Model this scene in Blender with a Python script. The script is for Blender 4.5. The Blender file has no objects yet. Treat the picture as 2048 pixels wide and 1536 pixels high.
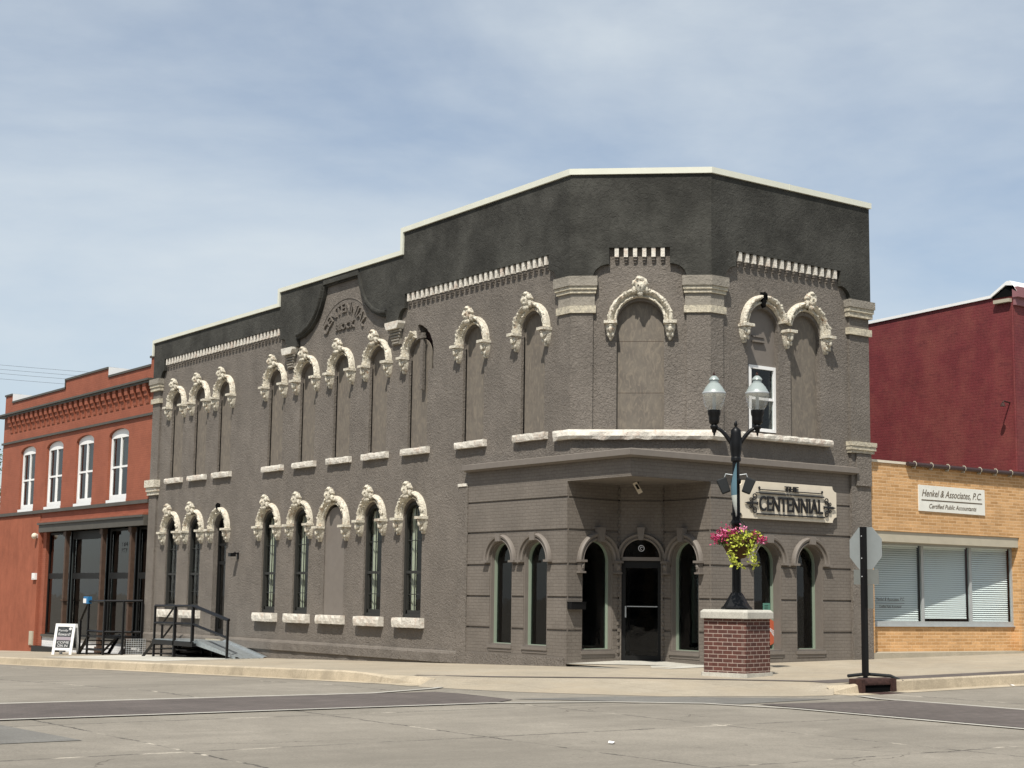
import bpy, bmesh, math, random
from mathutils import Vector, Matrix, noise
from mathutils.geometry import tessellate_polygon
random.seed(7)
PI = math.pi
SC = bpy.context.scene
COL = SC.collection

# ------------------------------------------------------------------ camera, sky, sun, exposure
cam_d = bpy.data.cameras.new('camera'); cam = bpy.data.objects.new('camera', cam_d); COL.objects.link(cam)
R_ = Vector((0.8077, -0.58944, 0.01356)); U_ = Vector((-0.08946, -0.09979, 0.99098)); F_ = Vector((0.58277, 0.80163, 0.13333))
mw = Matrix((R_, U_, -F_)).transposed().to_4x4(); mw.translation = Vector((-21.374, -25.143, 1.420)); cam.matrix_world = mw
cam_d.sensor_width = 36; cam_d.lens = 3164.33 / 2048 * 36; cam_d.clip_end = 3000; cam_d.clip_start = 0.1
SC.camera = cam

SUN = Vector((-0.508, -0.398, 1.0)).normalized()
w = bpy.data.worlds.new("World"); SC.world = w; w.use_nodes = True
nt = w.node_tree; nt.nodes.clear()
def N(nt, t, **k):
    n = nt.nodes.new(t)
    for a, b in k.items(): setattr(n, a, b)
    return n
out = N(nt, 'ShaderNodeOutputWorld'); bg = N(nt, 'ShaderNodeBackground'); sky = N(nt, 'ShaderNodeTexSky')
sky.sky_type = 'NISHITA'; sky.sun_disc = False
sky.sun_elevation = math.asin(SUN.z); sky.sun_rotation = math.atan2(SUN.x, SUN.y) % (2 * PI)
sky.air_density = 1.0; sky.dust_density = 1.0; sky.ozone_density = 1.6; sky.altitude = 300
tc = N(nt, 'ShaderNodeTexCoord'); mp = N(nt, 'ShaderNodeMapping'); mp.inputs['Scale'].default_value = (1.0, 1.4, 3.2); mp.inputs['Rotation'].default_value = (0.15, 0.25, 0.5)
n1 = N(nt, 'ShaderNodeTexNoise'); n1.inputs['Scale'].default_value = 2.3; n1.inputs['Detail'].default_value = 7; n1.inputs['Roughness'].default_value = 0.52; n1.inputs['Distortion'].default_value = 0.35
n2 = N(nt, 'ShaderNodeTexNoise'); n2.inputs['Scale'].default_value = 5.5; n2.inputs['Detail'].default_value = 8; n2.inputs['Roughness'].default_value = 0.6
mx = N(nt, 'ShaderNodeMath', operation='MULTIPLY_ADD'); mx.inputs[1].default_value = 0.32
rp = N(nt, 'ShaderNodeValToRGB'); rp.color_ramp.elements[0].position = 0.47; rp.color_ramp.elements[1].position = 0.86
rp.color_ramp.elements[0].color = (0.30, 0.30, 0.30, 1); rp.color_ramp.elements[1].color = (0.86, 0.86, 0.86, 1)
cm = N(nt, 'ShaderNodeMix', data_type='RGBA'); cm.inputs[7].default_value = (6.3, 6.85, 7.2, 1)
nt.links.new(tc.outputs['Generated'], mp.inputs[0]); nt.links.new(mp.outputs[0], n1.inputs[0]); nt.links.new(mp.outputs[0], n2.inputs[0])
nt.links.new(n2.outputs[0], mx.inputs[0]); nt.links.new(n1.outputs[0], mx.inputs[2]); nt.links.new(mx.outputs[0], rp.inputs[0])
nt.links.new(rp.outputs[0], cm.inputs[0]); nt.links.new(sky.outputs[0], cm.inputs[6]); nt.links.new(cm.outputs[2], bg.inputs[0])
nt.links.new(bg.outputs[0], out.inputs[0]); bg.inputs[1].default_value = 0.105
sd = bpy.data.lights.new('sun', 'SUN'); so = bpy.data.objects.new('sun', sd); COL.objects.link(so)
sd.energy = 5.0; sd.angle = math.radians(0.53); sd.color = (1.0, 0.95, 0.87)
so.rotation_euler = SUN.to_track_quat('Z', 'Y').to_euler(); so.location = (-20, -16, 40)
SC.view_settings.view_transform = 'Standard'; SC.view_settings.look = 'None'; SC.view_settings.exposure = 0.14; SC.view_settings.gamma = 1.0

# ------------------------------------------------------------------ materials
def mat(name, col, rough=0.85, spec=0.3, metal=0.0):
    m = bpy.data.materials.new(name); m.use_nodes = True
    b = m.node_tree.nodes['Principled BSDF']
    b.inputs['Base Color'].default_value = (*col, 1); b.inputs['Roughness'].default_value = rough
    b.inputs['Specular IOR Level'].default_value = spec; b.inputs['Metallic'].default_value = metal
    m['c'] = col
    return m
def pos(nt):
    for n in nt.nodes:
        if n.bl_idname == 'ShaderNodeNewGeometry': return n.outputs['Position']
    return N(nt, 'ShaderNodeNewGeometry').outputs['Position']
def noi(nt, scale, detail=5, rough=0.6, vec=None, sc=None, dist=0.0):
    v = vec or pos(nt)
    if sc:
        p = N(nt, 'ShaderNodeMapping'); p.inputs['Scale'].default_value = sc; nt.links.new(v, p.inputs[0]); v = p.outputs[0]
    n = N(nt, 'ShaderNodeTexNoise'); n.inputs['Scale'].default_value = scale; n.inputs['Detail'].default_value = detail
    n.inputs['Roughness'].default_value = rough; n.inputs['Distortion'].default_value = dist
    nt.links.new(v, n.inputs[0]); return n.outputs[0]
def ramp(nt, fac, p0, p1, c0=(0, 0, 0), c1=(1, 1, 1)):
    r = N(nt, 'ShaderNodeValToRGB'); r.color_ramp.elements[0].position = p0; r.color_ramp.elements[1].position = p1
    r.color_ramp.elements[0].color = (*c0, 1); r.color_ramp.elements[1].color = (*c1, 1)
    nt.links.new(fac, r.inputs[0]); return r.outputs[0]
def mixc(nt, fac, a, b, mode='MIX'):
    x = N(nt, 'ShaderNodeMix', data_type='RGBA', blend_type=mode)
    for i, v in ((0, fac), (6, a), (7, b)):
        if isinstance(v, (int, float)): x.inputs[i].default_value = v
        elif isinstance(v, tuple): x.inputs[i].default_value = (*v, 1)
        else: nt.links.new(v, x.inputs[i])
    return x.outputs[2]
def mth(nt, op, a, b=None, c=None):
    x = N(nt, 'ShaderNodeMath', operation=op)
    for i, v in enumerate((a, b, c)):
        if v is None: continue
        if isinstance(v, (int, float)): x.inputs[i].default_value = v
        else: nt.links.new(v, x.inputs[i])
    return x.outputs[0]
def setc(m, sock): m.node_tree.links.new(sock, m.node_tree.nodes['Principled BSDF'].inputs['Base Color'])
def bump(m, h, strength=0.6, dist=0.02):
    nt = m.node_tree; b = nt.nodes['Principled BSDF']; n = N(nt, 'ShaderNodeBump')
    n.inputs['Strength'].default_value = strength; n.inputs['Distance'].default_value = dist
    nt.links.new(h, n.inputs['Height'])
    if b.inputs['Normal'].links:
        nt.links.new(b.inputs['Normal'].links[0].from_socket, n.inputs['Normal'])
    nt.links.new(n.outputs[0], b.inputs['Normal'])
def scal(c, k): return tuple(min(1, x * k) for x in c)
def vary(m, scale=2.0, lo=0.85, hi=1.12, sc=None, detail=6):
    nt = m.node_tree; c = tuple(m['c'])
    f = ramp(nt, noi(nt, scale, detail, 0.62, sc=sc), 0.32, 0.68)
    o = mixc(nt, f, scal(c, lo), scal(c, hi)); setc(m, o); return o
def stucco(name, col, k=1.0, sc=31):
    m = mat(name, col, 0.92, 0.2); nt = m.node_tree
    o = vary(m, 1.6, 0.88, 1.1, detail=9)
    fine = ramp(nt, noi(nt, 70, 3, 0.6), 0.3, 0.7, (0.8, 0.8, 0.8), (1.2, 1.2, 1.2))
    o = mixc(nt, 1.0, o, fine, 'MULTIPLY')
    st = ramp(nt, noi(nt, 2.2, 6, 0.7, sc=(1, 1, 0.3)), 0.40, 0.68, (1.03,) * 3, (0.90,) * 3)
    blot = ramp(nt, noi(nt, 0.45, 6, 0.7), 0.36, 0.64, (0.91,) * 3, (1.08,) * 3)
    setc(m, mixc(nt, 1.0, mixc(nt, 1.0, o, st, 'MULTIPLY'), blot, 'MULTIPLY'))
    bump(m, noi(nt, sc * 0.5, 4, 0.62, dist=0.9), 1.0 * k, 0.046 * k)
    return m
def brickuv(nt, mode):
    s = N(nt, 'ShaderNodeSeparateXYZ'); nt.links.new(pos(nt), s.inputs[0]); c = N(nt, 'ShaderNodeCombineXYZ')
    nt.links.new(mth(nt, 'SUBTRACT', s.outputs[0], s.outputs[1]), c.inputs[0]); nt.links.new(s.outputs[2], c.inputs[1]); return c.outputs[0]
def brick(name, c1, c2, mortar, bw=0.21, bh=0.075, ms=0.010, bstr=0.5, rough=0.85, var=0.0, bias=0.0):
    m = mat(name, c1, rough, 0.25); nt = m.node_tree
    b = N(nt, 'ShaderNodeTexBrick'); nt.links.new(brickuv(nt, 0), b.inputs['Vector'])
    b.inputs['Color1'].default_value = (*c1, 1); b.inputs['Color2'].default_value = (*c2, 1); b.inputs['Mortar'].default_value = (*mortar, 1)
    b.inputs['Scale'].default_value = 1; b.inputs['Brick Width'].default_value = bw; b.inputs['Row Height'].default_value = bh
    b.inputs['Mortar Size'].default_value = ms; b.inputs['Mortar Smooth'].default_value = 0.3; b.inputs['Bias'].default_value = bias
    v = ramp(nt, noi(nt, 1.3, 8, 0.65), 0.3, 0.7, (0.86,) * 3, (1.12,) * 3)
    v2 = ramp(nt, noi(nt, 22, 4, 0.6), 0.3, 0.7, (0.9,) * 3, (1.1,) * 3)
    setc(m, mixc(nt, 1.0, mixc(nt, 1.0, b.outputs[0], v, 'MULTIPLY'), v2, 'MULTIPLY'))
    bump(m, mth(nt, 'SUBTRACT', 1.0, b.outputs[1]), bstr, 0.012)
    bump(m, noi(nt, 30, 4, 0.6), 0.35, 0.008)
    return m

M = {}
GREY = (0.178, 0.157, 0.135)
M['stucco'] = stucco('grey_stucco', GREY)
M['dark'] = stucco('charcoal_stucco', (0.048, 0.047, 0.041), 0.8, 24)
nt = M['dark'].node_tree; b_ = nt.nodes['Principled BSDF']; src = b_.inputs['Base Color'].links[0].from_socket
setc(M['dark'], mixc(nt, 1.0, src, ramp(nt, noi(nt, 0.9, 7, 0.7), 0.38, 0.62, (0.78,) * 3, (1.3,) * 3), 'MULTIPLY'))
M['paint'] = mat('grey_paint', (0.175, 0.153, 0.132), 0.6, 0.35); vary(M['paint'], 5, 0.93, 1.06); bump(M['paint'], noi(M['paint'].node_tree, 40, 3), 0.2, 0.006)
M['pbrick'] = brick('painted_grey_brick', (0.172, 0.151, 0.129), (0.160, 0.140, 0.119), (0.138, 0.119, 0.101), 0.21, 0.075, 0.009, 0.35, 0.75)
m = mat('painted_osb', (0.195, 0.160, 0.125), 0.9, 0.2); nt = m.node_tree
f = ramp(nt, noi(nt, 10, 6, 0.72, sc=(1, 1, 0.4), dist=1.4), 0.47, 0.62)
setc(m, mixc(nt, f, mixc(nt, ramp(nt, noi(nt, 3), 0.35, 0.65), (0.135, 0.118, 0.100), (0.165, 0.145, 0.120)), (0.205, 0.176, 0.140))); bump(m, noi(nt, 40, 3, sc=(1, 1, 0.3)), 0.25, 0.006); M['osb'] = m
m = mat('cream_stone', (0.74, 0.69, 0.57), 0.85, 0.25); nt = m.node_tree
o = vary(m, 9, 0.72, 1.12, detail=8)
rust = ramp(nt, noi(nt, 5.5, 7, 0.75, dist=0.6), 0.56, 0.68)
o = mixc(nt, rust, o, (0.36, 0.20, 0.11))
grime = ramp(nt, noi(nt, 24, 7, 0.75), 0.50, 0.66)
setc(m, mixc(nt, grime, o, (0.26, 0.22, 0.17))); bump(m, noi(nt, 30, 5, 0.7), 1.0, 0.03); M['stone'] = m
m = mat('pale_limestone', (0.68, 0.64, 0.56), 0.9, 0.2); nt = m.node_tree
o = vary(m, 7, 0.8, 1.1, detail=7); setc(m, mixc(nt, ramp(nt, noi(nt, 4, 7, 0.7), 0.52, 0.66), o, (0.56, 0.46, 0.38)))
bump(m, noi(nt, 16, 6, 0.7), 0.9, 0.03); M['lime'] = m
m = mat('weathered_capital', (0.42, 0.39, 0.31), 0.9, 0.2); nt = m.node_tree
f = ramp(nt, noi(nt, 11, 8, 0.75), 0.38, 0.62); setc(m, mixc(nt, f, (0.34, 0.31, 0.25), (0.60, 0.54, 0.41))); bump(m, noi(nt, 22, 5, 0.7), 0.9, 0.025); M['cap'] = m
M['capg'] = stucco('grey_capital_paint', (0.27, 0.245, 0.205), 0.8, 24)
M['coping'] = mat('cream_metal_coping', (0.66, 0.66, 0.56), 0.5, 0.4); vary(M['coping'], 1.5, 0.94, 1.03)
M['obrick'] = brick('orange_painted_brick', (0.300, 0.098, 0.056), (0.280, 0.090, 0.052), (0.255, 0.080, 0.046), 0.21, 0.075, 0.008, 0.3, 0.75)
M['ocoat'] = stucco('orange_paint_render', (0.300, 0.098, 0.056), 0.35, 30)
M['ogrey'] = mat('dark_grey_trim', (0.080, 0.074, 0.063), 0.6, 0.3); vary(M['ogrey'], 2, 0.9, 1.1)
M['ybrick'] = brick('yellow_brick', (0.60, 0.355, 0.165), (0.43, 0.24, 0.10), (0.62, 0.43, 0.25), 0.30, 0.078, 0.009, 0.4, 0.9)
M['rbrick'] = brick('deep_red_painted_brick', (0.165, 0.033, 0.036), (0.15, 0.030, 0.033), (0.14, 0.028, 0.03), 0.21, 0.075, 0.008, 0.5, 0.6)
nt = M['rbrick'].node_tree; b_ = nt.nodes['Principled BSDF']; src = b_.inputs['Base Color'].links[0].from_socket
f = ramp(nt, noi(nt, 1.1, 9, 0.72, sc=(1, 1, 0.6)), 0.44, 0.70, (0,) * 3, (0.75,) * 3); o = mixc(nt, f, src, (0.215, 0.066, 0.052))
f2 = ramp(nt, noi(nt, 2.2, 7, 0.75, sc=(1, 1, 2.6)), 0.54, 0.64, (0,) * 3, (0.5,) * 3); setc(M['rbrick'], mixc(nt, f2, o, (0.10, 0.022, 0.026)))
M['pedbrick'] = None
m = mat('red_brown_brick', (0.14, 0.05, 0.035), 0.85, 0.25); nt = m.node_tree
b = N(nt, 'ShaderNodeTexBrick'); tcn = N(nt, 'ShaderNodeTexCoord'); nt.links.new(tcn.outputs['UV'], b.inputs['Vector'])
for k_, v_ in (('Color1', (0.115, 0.046, 0.035, 1)), ('Color2', (0.078, 0.036, 0.030, 1)), ('Mortar', (0.34, 0.27, 0.23, 1))): b.inputs[k_].default_value = v_
b.inputs['Scale'].default_value = 1; b.inputs['Brick Width'].default_value = 0.215; b.inputs['Row Height'].default_value = 0.078; b.inputs['Mortar Size'].default_value = 0.008; b.inputs['Mortar Smooth'].default_value = 0.2
v = ramp(nt, noi(nt, 14, 4), 0.3, 0.7, (0.8,) * 3, (1.2,) * 3); setc(m, mixc(nt, 1.0, b.outputs[0], v, 'MULTIPLY')); bump(m, mth(nt, 'SUBTRACT', 1.0, b.outputs[1]), 0.6, 0.012); M['pedbrick'] = m
M['white'] = mat('white_paint', (0.80, 0.80, 0.78), 0.5, 0.4)
M['white_brick'] = brick('white_painted_brick', (0.78, 0.77, 0.75), (0.74, 0.73, 0.71), (0.66, 0.65, 0.64), 0.21, 0.075, 0.008, 0.3)
M['black'] = mat('black_metal', (0.006, 0.006, 0.0065), 0.4, 0.25)
M['blackf'] = mat('dark_bronze_frame', (0.009, 0.009, 0.0085), 0.5, 0.2)
M['sash'] = mat('charcoal_sash', (0.030, 0.030, 0.027), 0.5, 0.25)
M['brown'] = mat('brown_cast_iron', (0.075, 0.045, 0.030), 0.6, 0.3); vary(M['brown'], 6, 0.8, 1.2)
M['gframe'] = mat('pale_green_frame', (0.25, 0.30, 0.23), 0.5, 0.4)
M['galv'] = mat('galvanised_metal', (0.48, 0.53, 0.55), 0.38, 0.5, 0.75); vary(M['galv'], 12, 0.8, 1.1)
M['alu'] = mat('brushed_aluminium', (0.42, 0.44, 0.44), 0.55, 0.4, 0.35); vary(M['alu'], 5, 0.93, 1.05)
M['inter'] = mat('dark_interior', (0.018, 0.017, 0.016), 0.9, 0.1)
M['interg'] = mat('grey_interior', (0.05, 0.06, 0.06), 0.9, 0.1)
M['curtain'] = mat('cream_curtain', (0.56, 0.53, 0.40), 0.9, 0.1)
M['blind'] = mat('white_blind', (0.84, 0.87, 0.86), 0.6, 0.3)
M['beige'] = mat('beige_metal', (0.44, 0.40, 0.31), 0.6, 0.3); vary(M['beige'], 3, 0.92, 1.05)
M['gutter'] = mat('brown_gutter', (0.045, 0.022, 0.020), 0.4, 0.5)
M['signcream'] = mat('cream_sign_board', (0.66, 0.59, 0.47), 0.6, 0.3); vary(M['signcream'], 3, 0.94, 1.04)
M['signwhite'] = mat('white_sign_board', (0.74, 0.73, 0.66), 0.5, 0.3); vary(M['signwhite'], 4, 0.92, 1.03)
M['ink'] = mat('black_lettering', (0.012, 0.011, 0.011), 0.5, 0.4)
M['inkbrown'] = mat('brown_lettering', (0.10, 0.07, 0.04), 0.6, 0.3)
M['chalk'] = mat('chalk', (0.62, 0.62, 0.62), 0.9, 0.1)
M['board'] = mat('chalkboard', (0.045, 0.05, 0.052), 0.7, 0.2); vary(M['board'], 14, 0.6, 1.6)
M['greysign'] = mat('purple_grey_panel', (0.32, 0.28, 0.31), 0.7, 0.2)
M['blue'] = mat('blue_plastic', (0.02, 0.16, 0.36), 0.5, 0.4)
M['rust'] = mat('rusted_iron', (0.045, 0.022, 0.018), 0.8, 0.3); vary(M['rust'], 18, 0.6, 1.4)
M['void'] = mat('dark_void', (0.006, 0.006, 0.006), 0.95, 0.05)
M['orange'] = mat('orange_sticker', (0.46, 0.11, 0.055), 0.6, 0.3)
M['teal'] = mat('pale_green_paper', (0.20, 0.40, 0.32), 0.7, 0.2)
M['speaker'] = mat('speaker_grey', (0.022, 0.024, 0.025), 0.6, 0.2)
M['leafy'] = mat('lime_leaf', (0.40, 0.44, 0.06), 0.5, 0.3); M['leafd'] = mat('dark_leaf', (0.06, 0.10, 0.03), 0.6, 0.3)
M['pink'] = mat('pink_petal', (0.40, 0.035, 0.11), 0.6, 0.2); M['pinkl'] = mat('light_pink_petal', (0.66, 0.22, 0.36), 0.6, 0.2)
M['tree'] = mat('tree_leaf', (0.045, 0.085, 0.022), 0.6, 0.3); M['bark'] = mat('bark', (0.12, 0.09, 0.06), 0.9, 0.1)
M['coir'] = mat('coir_liner', (0.085, 0.050, 0.025), 0.95, 0.1); bump(M['coir'], noi(M['coir'].node_tree, 60, 4), 0.9, 0.02)
M['alu2'] = mat('sign_back', (0.29, 0.315, 0.31), 0.5, 0.4, 0.2); vary(M['alu2'], 5, 0.95, 1.04)
M['alu3'] = mat('plate_back', (0.20, 0.21, 0.195), 0.55, 0.4, 0.2); vary(M['alu3'], 5, 0.93, 1.05)
M['galvcap'] = mat('pale_grey_cap', (0.30, 0.34, 0.325), 0.35, 0.5, 0.1)
M['teargrey'] = mat('banner_blue', (0.12, 0.22, 0.27), 0.7, 0.2); M['bannerw'] = mat('banner_white', (0.62, 0.66, 0.60), 0.7, 0.2)
for k_, (sh, c0) in {'leafy': (0.35, 0), 'leafd': (0.4, 0), 'tree': (0.4, 0), 'pink': (0.3, 0), 'pinkl': (0.15, 0)}.items():
    vary(M[k_], 25, 1 - sh, 1 + sh)
def glass(name, tint, refl_ior=1.5, spread=0.0):
    m = bpy.data.materials.new(name); m.use_nodes = True; nt = m.node_tree; nt.nodes.clear()
    o = N(nt, 'ShaderNodeOutputMaterial'); t = N(nt, 'ShaderNodeBsdfTransparent'); g = N(nt, 'ShaderNodeBsdfGlossy'); f = N(nt, 'ShaderNodeFresnel'); x = N(nt, 'ShaderNodeMixShader')
    t.inputs[0].default_value = (*tint, 1); g.inputs['Roughness'].default_value = 0.02; f.inputs[0].default_value = refl_ior
    ge = N(nt, 'ShaderNodeNewGeometry'); fm = mth(nt, 'MULTIPLY', f.outputs[0], mth(nt, 'SUBTRACT', 1.0, ge.outputs['Backfacing'])); nt.links.new(fm, x.inputs[0]); nt.links.new(t.outputs[0], x.inputs[1]); nt.links.new(g.outputs[0], x.inputs[2]); nt.links.new(x.outputs[0], o.inputs[0])
    nz = noi(nt, 1.4, 2); bp = N(nt, 'ShaderNodeBump'); bp.inputs['Strength'].default_value = 0.12; bp.inputs['Distance'].default_value = 0.02
    nt.links.new(nz, bp.inputs['Height']); nt.links.new(bp.outputs[0], g.inputs['Normal'])
    return m
M['glass'] = glass('window_glass', (0.86, 0.90, 0.90)); M['glassr'] = glass('reflective_glass', (0.42, 0.47, 0.47), 1.75); M['glassc'] = glass('clear_glass', (0.965, 0.985, 0.98), 1.35)
m = glass('frosted_globe', (0.80, 0.80, 0.72), 1.5); M['globe'] = m
m = mat('globe_prismatic', (0.72, 0.73, 0.66), 0.15, 0.6); nt = m.node_tree; b = nt.nodes['Principled BSDF']; b.inputs['Transmission Weight'].default_value = 0.45
b.inputs['Alpha'].default_value = 0.32; M['globe'] = m

# concrete / road
def concrete(name, col, kind):
    m = mat(name, col, 0.9, 0.2); nt = m.node_tree
    big = ramp(nt, noi(nt, 0.30, 6, 0.6), 0.30, 0.72, scal(col, 0.80), scal(col, 1.10))
    mid = ramp(nt, noi(nt, 2.2, 8, 0.7), 0.30, 0.70, (0.88,) * 3, (1.10,) * 3)
    o = mixc(nt, 1.0, big, mid, 'MULTIPLY')
    fine = ramp(nt, noi(nt, 38, 4, 0.75), 0.30, 0.70, (0.76,) * 3, (1.20,) * 3)
    o = mixc(nt, 1.0, o, fine, 'MULTIPLY')
    s = N(nt, 'ShaderNodeSeparateXYZ'); nt.links.new(pos(nt), s.inputs[0])
    wob = mth(nt, 'MULTIPLY', mth(nt, 'SUBTRACT', noi(nt, 2.6, 6, 0.7), 0.5), 0.22)
    def joint(axis, off, sp, wd, wb=None):
        v = mth(nt, 'ADD', s.outputs[axis], wb) if wb else s.outputs[axis]
        v = mth(nt, 'DIVIDE', mth(nt, 'SUBTRACT', v, off), sp)
        fr = mth(nt, 'ABSOLUTE', mth(nt, 'SUBTRACT', mth(nt, 'FRACT', mth(nt, 'ADD', v, 0.5)), 0.5))
        return mth(nt, 'LESS_THAN', mth(nt, 'MULTIPLY', fr, sp), wd)
    if kind == 'road':
        streak = ramp(nt, noi(nt, 0.8, 5, 0.6, sc=(0.25, 1.6, 1)), 0.50, 0.70); o = mixc(nt, mth(nt, 'MULTIPLY', streak, 0.42), o, scal(col, 0.62))
        pat = ramp(nt, noi(nt, 0.22, 3, 0.5), 0.52, 0.55); o = mixc(nt, mth(nt, 'MULTIPLY', pat, 0.22), o, scal(col, 0.7))
        jx = joint(0, -10.5, 3.75, 0.022, wob); jy = joint(1, -9.8, 3.8, 0.022, wob)
        j = mth(nt, 'MAXIMUM', jx, jy)
        brk = ramp(nt, noi(nt, 1.6, 4), 0.42, 0.50)
        light = ramp(nt, noi(nt, 0.9, 3), 0.55, 0.60)
        jc = mixc(nt, light, (0.055, 0.05, 0.045), (0.5, 0.45, 0.37))
        o = mixc(nt, mth(nt, 'MULTIPLY', j, mth(nt, 'MULTIPLY_ADD', brk, 0.65, 0.2)), o, jc)
        vc = N(nt, 'ShaderNodeTexVoronoi', feature='DISTANCE_TO_EDGE'); vc.inputs['Scale'].default_value = 0.21
        wv = N(nt, 'ShaderNodeVectorMath', operation='MULTIPLY_ADD'); nz = N(nt, 'ShaderNodeTexNoise'); nz.inputs['Scale'].default_value = 0.9; nz.inputs['Detail'].default_value = 8
        nt.links.new(pos(nt), nz.inputs[0]); nt.links.new(nz.outputs[1], wv.inputs[0]); wv.inputs[1].default_value = (1.3, 1.3, 0); nt.links.new(pos(nt), wv.inputs[2]); nt.links.new(wv.outputs[0], vc.inputs[0])
        ck = mth(nt, 'MULTIPLY', mth(nt, 'LESS_THAN', vc.outputs[0], 0.0022), ramp(nt, noi(nt, 0.4, 3), 0.55, 0.62))
        o = mixc(nt, mth(nt, 'MULTIPLY', ck, 0.7), o, (0.07, 0.06, 0.05))
        spot = ramp(nt, noi(nt, 7, 3, 0.5), 0.70, 0.74); o = mixc(nt, mth(nt, 'MULTIPLY', spot, 0.5), o, scal(col, 0.5))
    elif kind == 'walk':
        st = ramp(nt, noi(nt, 0.7, 6, 0.65), 0.45, 0.66); o = mixc(nt, mth(nt, 'MULTIPLY', st, 0.45), o, mixc(nt, 0.5, scal(col, 0.78), (0.42, 0.33, 0.22)))
        j = mth(nt, 'MAXIMUM', joint(0, -1.35, 1.5, 0.010), joint(1, 0.2, 1.5, 0.010)); o = mixc(nt, mth(nt, 'MULTIPLY', j, 0.35), o, scal(col, 0.45))
    elif kind == 'curb':
        j = joint(1, 0.9, 2.9, 0.015); o = mixc(nt, mth(nt, 'MULTIPLY', j, 0.5), o, scal(col, 0.5))
        st = ramp(nt, noi(nt, 1.5, 5, 0.7), 0.52, 0.62); o = mixc(nt, mth(nt, 'MULTIPLY', st, 0.45), o, scal(col, 0.55))
    setc(m, o); bump(m, noi(nt, 60, 4, 0.7), 0.35, 0.006); return m
M['road'] = concrete('worn_street_concrete', (0.250, 0.226, 0.187), 'road')
M['walk'] = concrete('sidewalk_concrete', (0.365, 0.318, 0.245), 'walk')
M['curb'] = concrete('curb_concrete', (0.46, 0.39, 0.285), 'curb')
M['newc'] = concrete('new_concrete', (0.50, 0.48, 0.42), 'x')
M['plinth'] = concrete('plinth_concrete', (0.44, 0.39, 0.30), 'x')
M['border'] = concrete('pale_border_concrete', (0.42, 0.40, 0.355), 'x')
M['greyroad'] = concrete('grey_patch', (0.175, 0.168, 0.152), 'x')
m = mat('dark_pavers', (0.13, 0.112, 0.102), 0.9, 0.2); nt = m.node_tree
b = N(nt, 'ShaderNodeTexBrick'); nt.links.new(pos(nt), b.inputs['Vector']); b.inputs['Scale'].default_value = 1; b.inputs['Brick Width'].default_value = 0.2; b.inputs['Row Height'].default_value = 0.1; b.inputs['Mortar Size'].default_value = 0.006
b.inputs['Color1'].default_value = (0.122, 0.104, 0.094, 1); b.inputs['Color2'].default_value = (0.100, 0.086, 0.078, 1); b.inputs['Mortar'].default_value = (0.08, 0.07, 0.066, 1)
o = mixc(nt, 1.0, b.outputs[0], ramp(nt, noi(nt, 0.8, 7, 0.7), 0.3, 0.7, (0.82,) * 3, (1.2,) * 3), 'MULTIPLY'); setc(m, o); bump(m, noi(nt, 60, 3), 0.3, 0.006); M['paver'] = m

# ------------------------------------------------------------------ frames and mesh builder
class Fr:
    def __init__(s, o, u, n): s.o = Vector(o); s.u = Vector(u).normalized(); s.n = Vector(n).normalized()
    def P(s, u, v, d=0.0): q = s.o + s.u * u + s.n * d; return Vector((q.x, q.y, q.z + v))
LF = Fr((0, 0, 0), (0, 1, 0), (-1, 0, 0)); RF = Fr((0, 0, 0), (1, 0, 0), (0, -1, 0))
A_ = Vector((0, 2.03, 0)); B_ = Vector((2.24, 0, 0)); CH = (B_ - A_).length
def fr2(a, b):
    a = Vector((*a, 0)); b = Vector((*b, 0)); t = (b - a).normalized(); return Fr(a, t, t.cross(Vector((0, 0, 1))))
CF = fr2((0, 2.03), (2.24, 0))
A2 = (0, 2.15); P1 = (1.605, 2.283); P2 = (2.316, 1.609); B2 = (2.27, 0)
W1 = fr2(A2, P1); WD = fr2(P1, P2); W2 = fr2(P2, B2)

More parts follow.
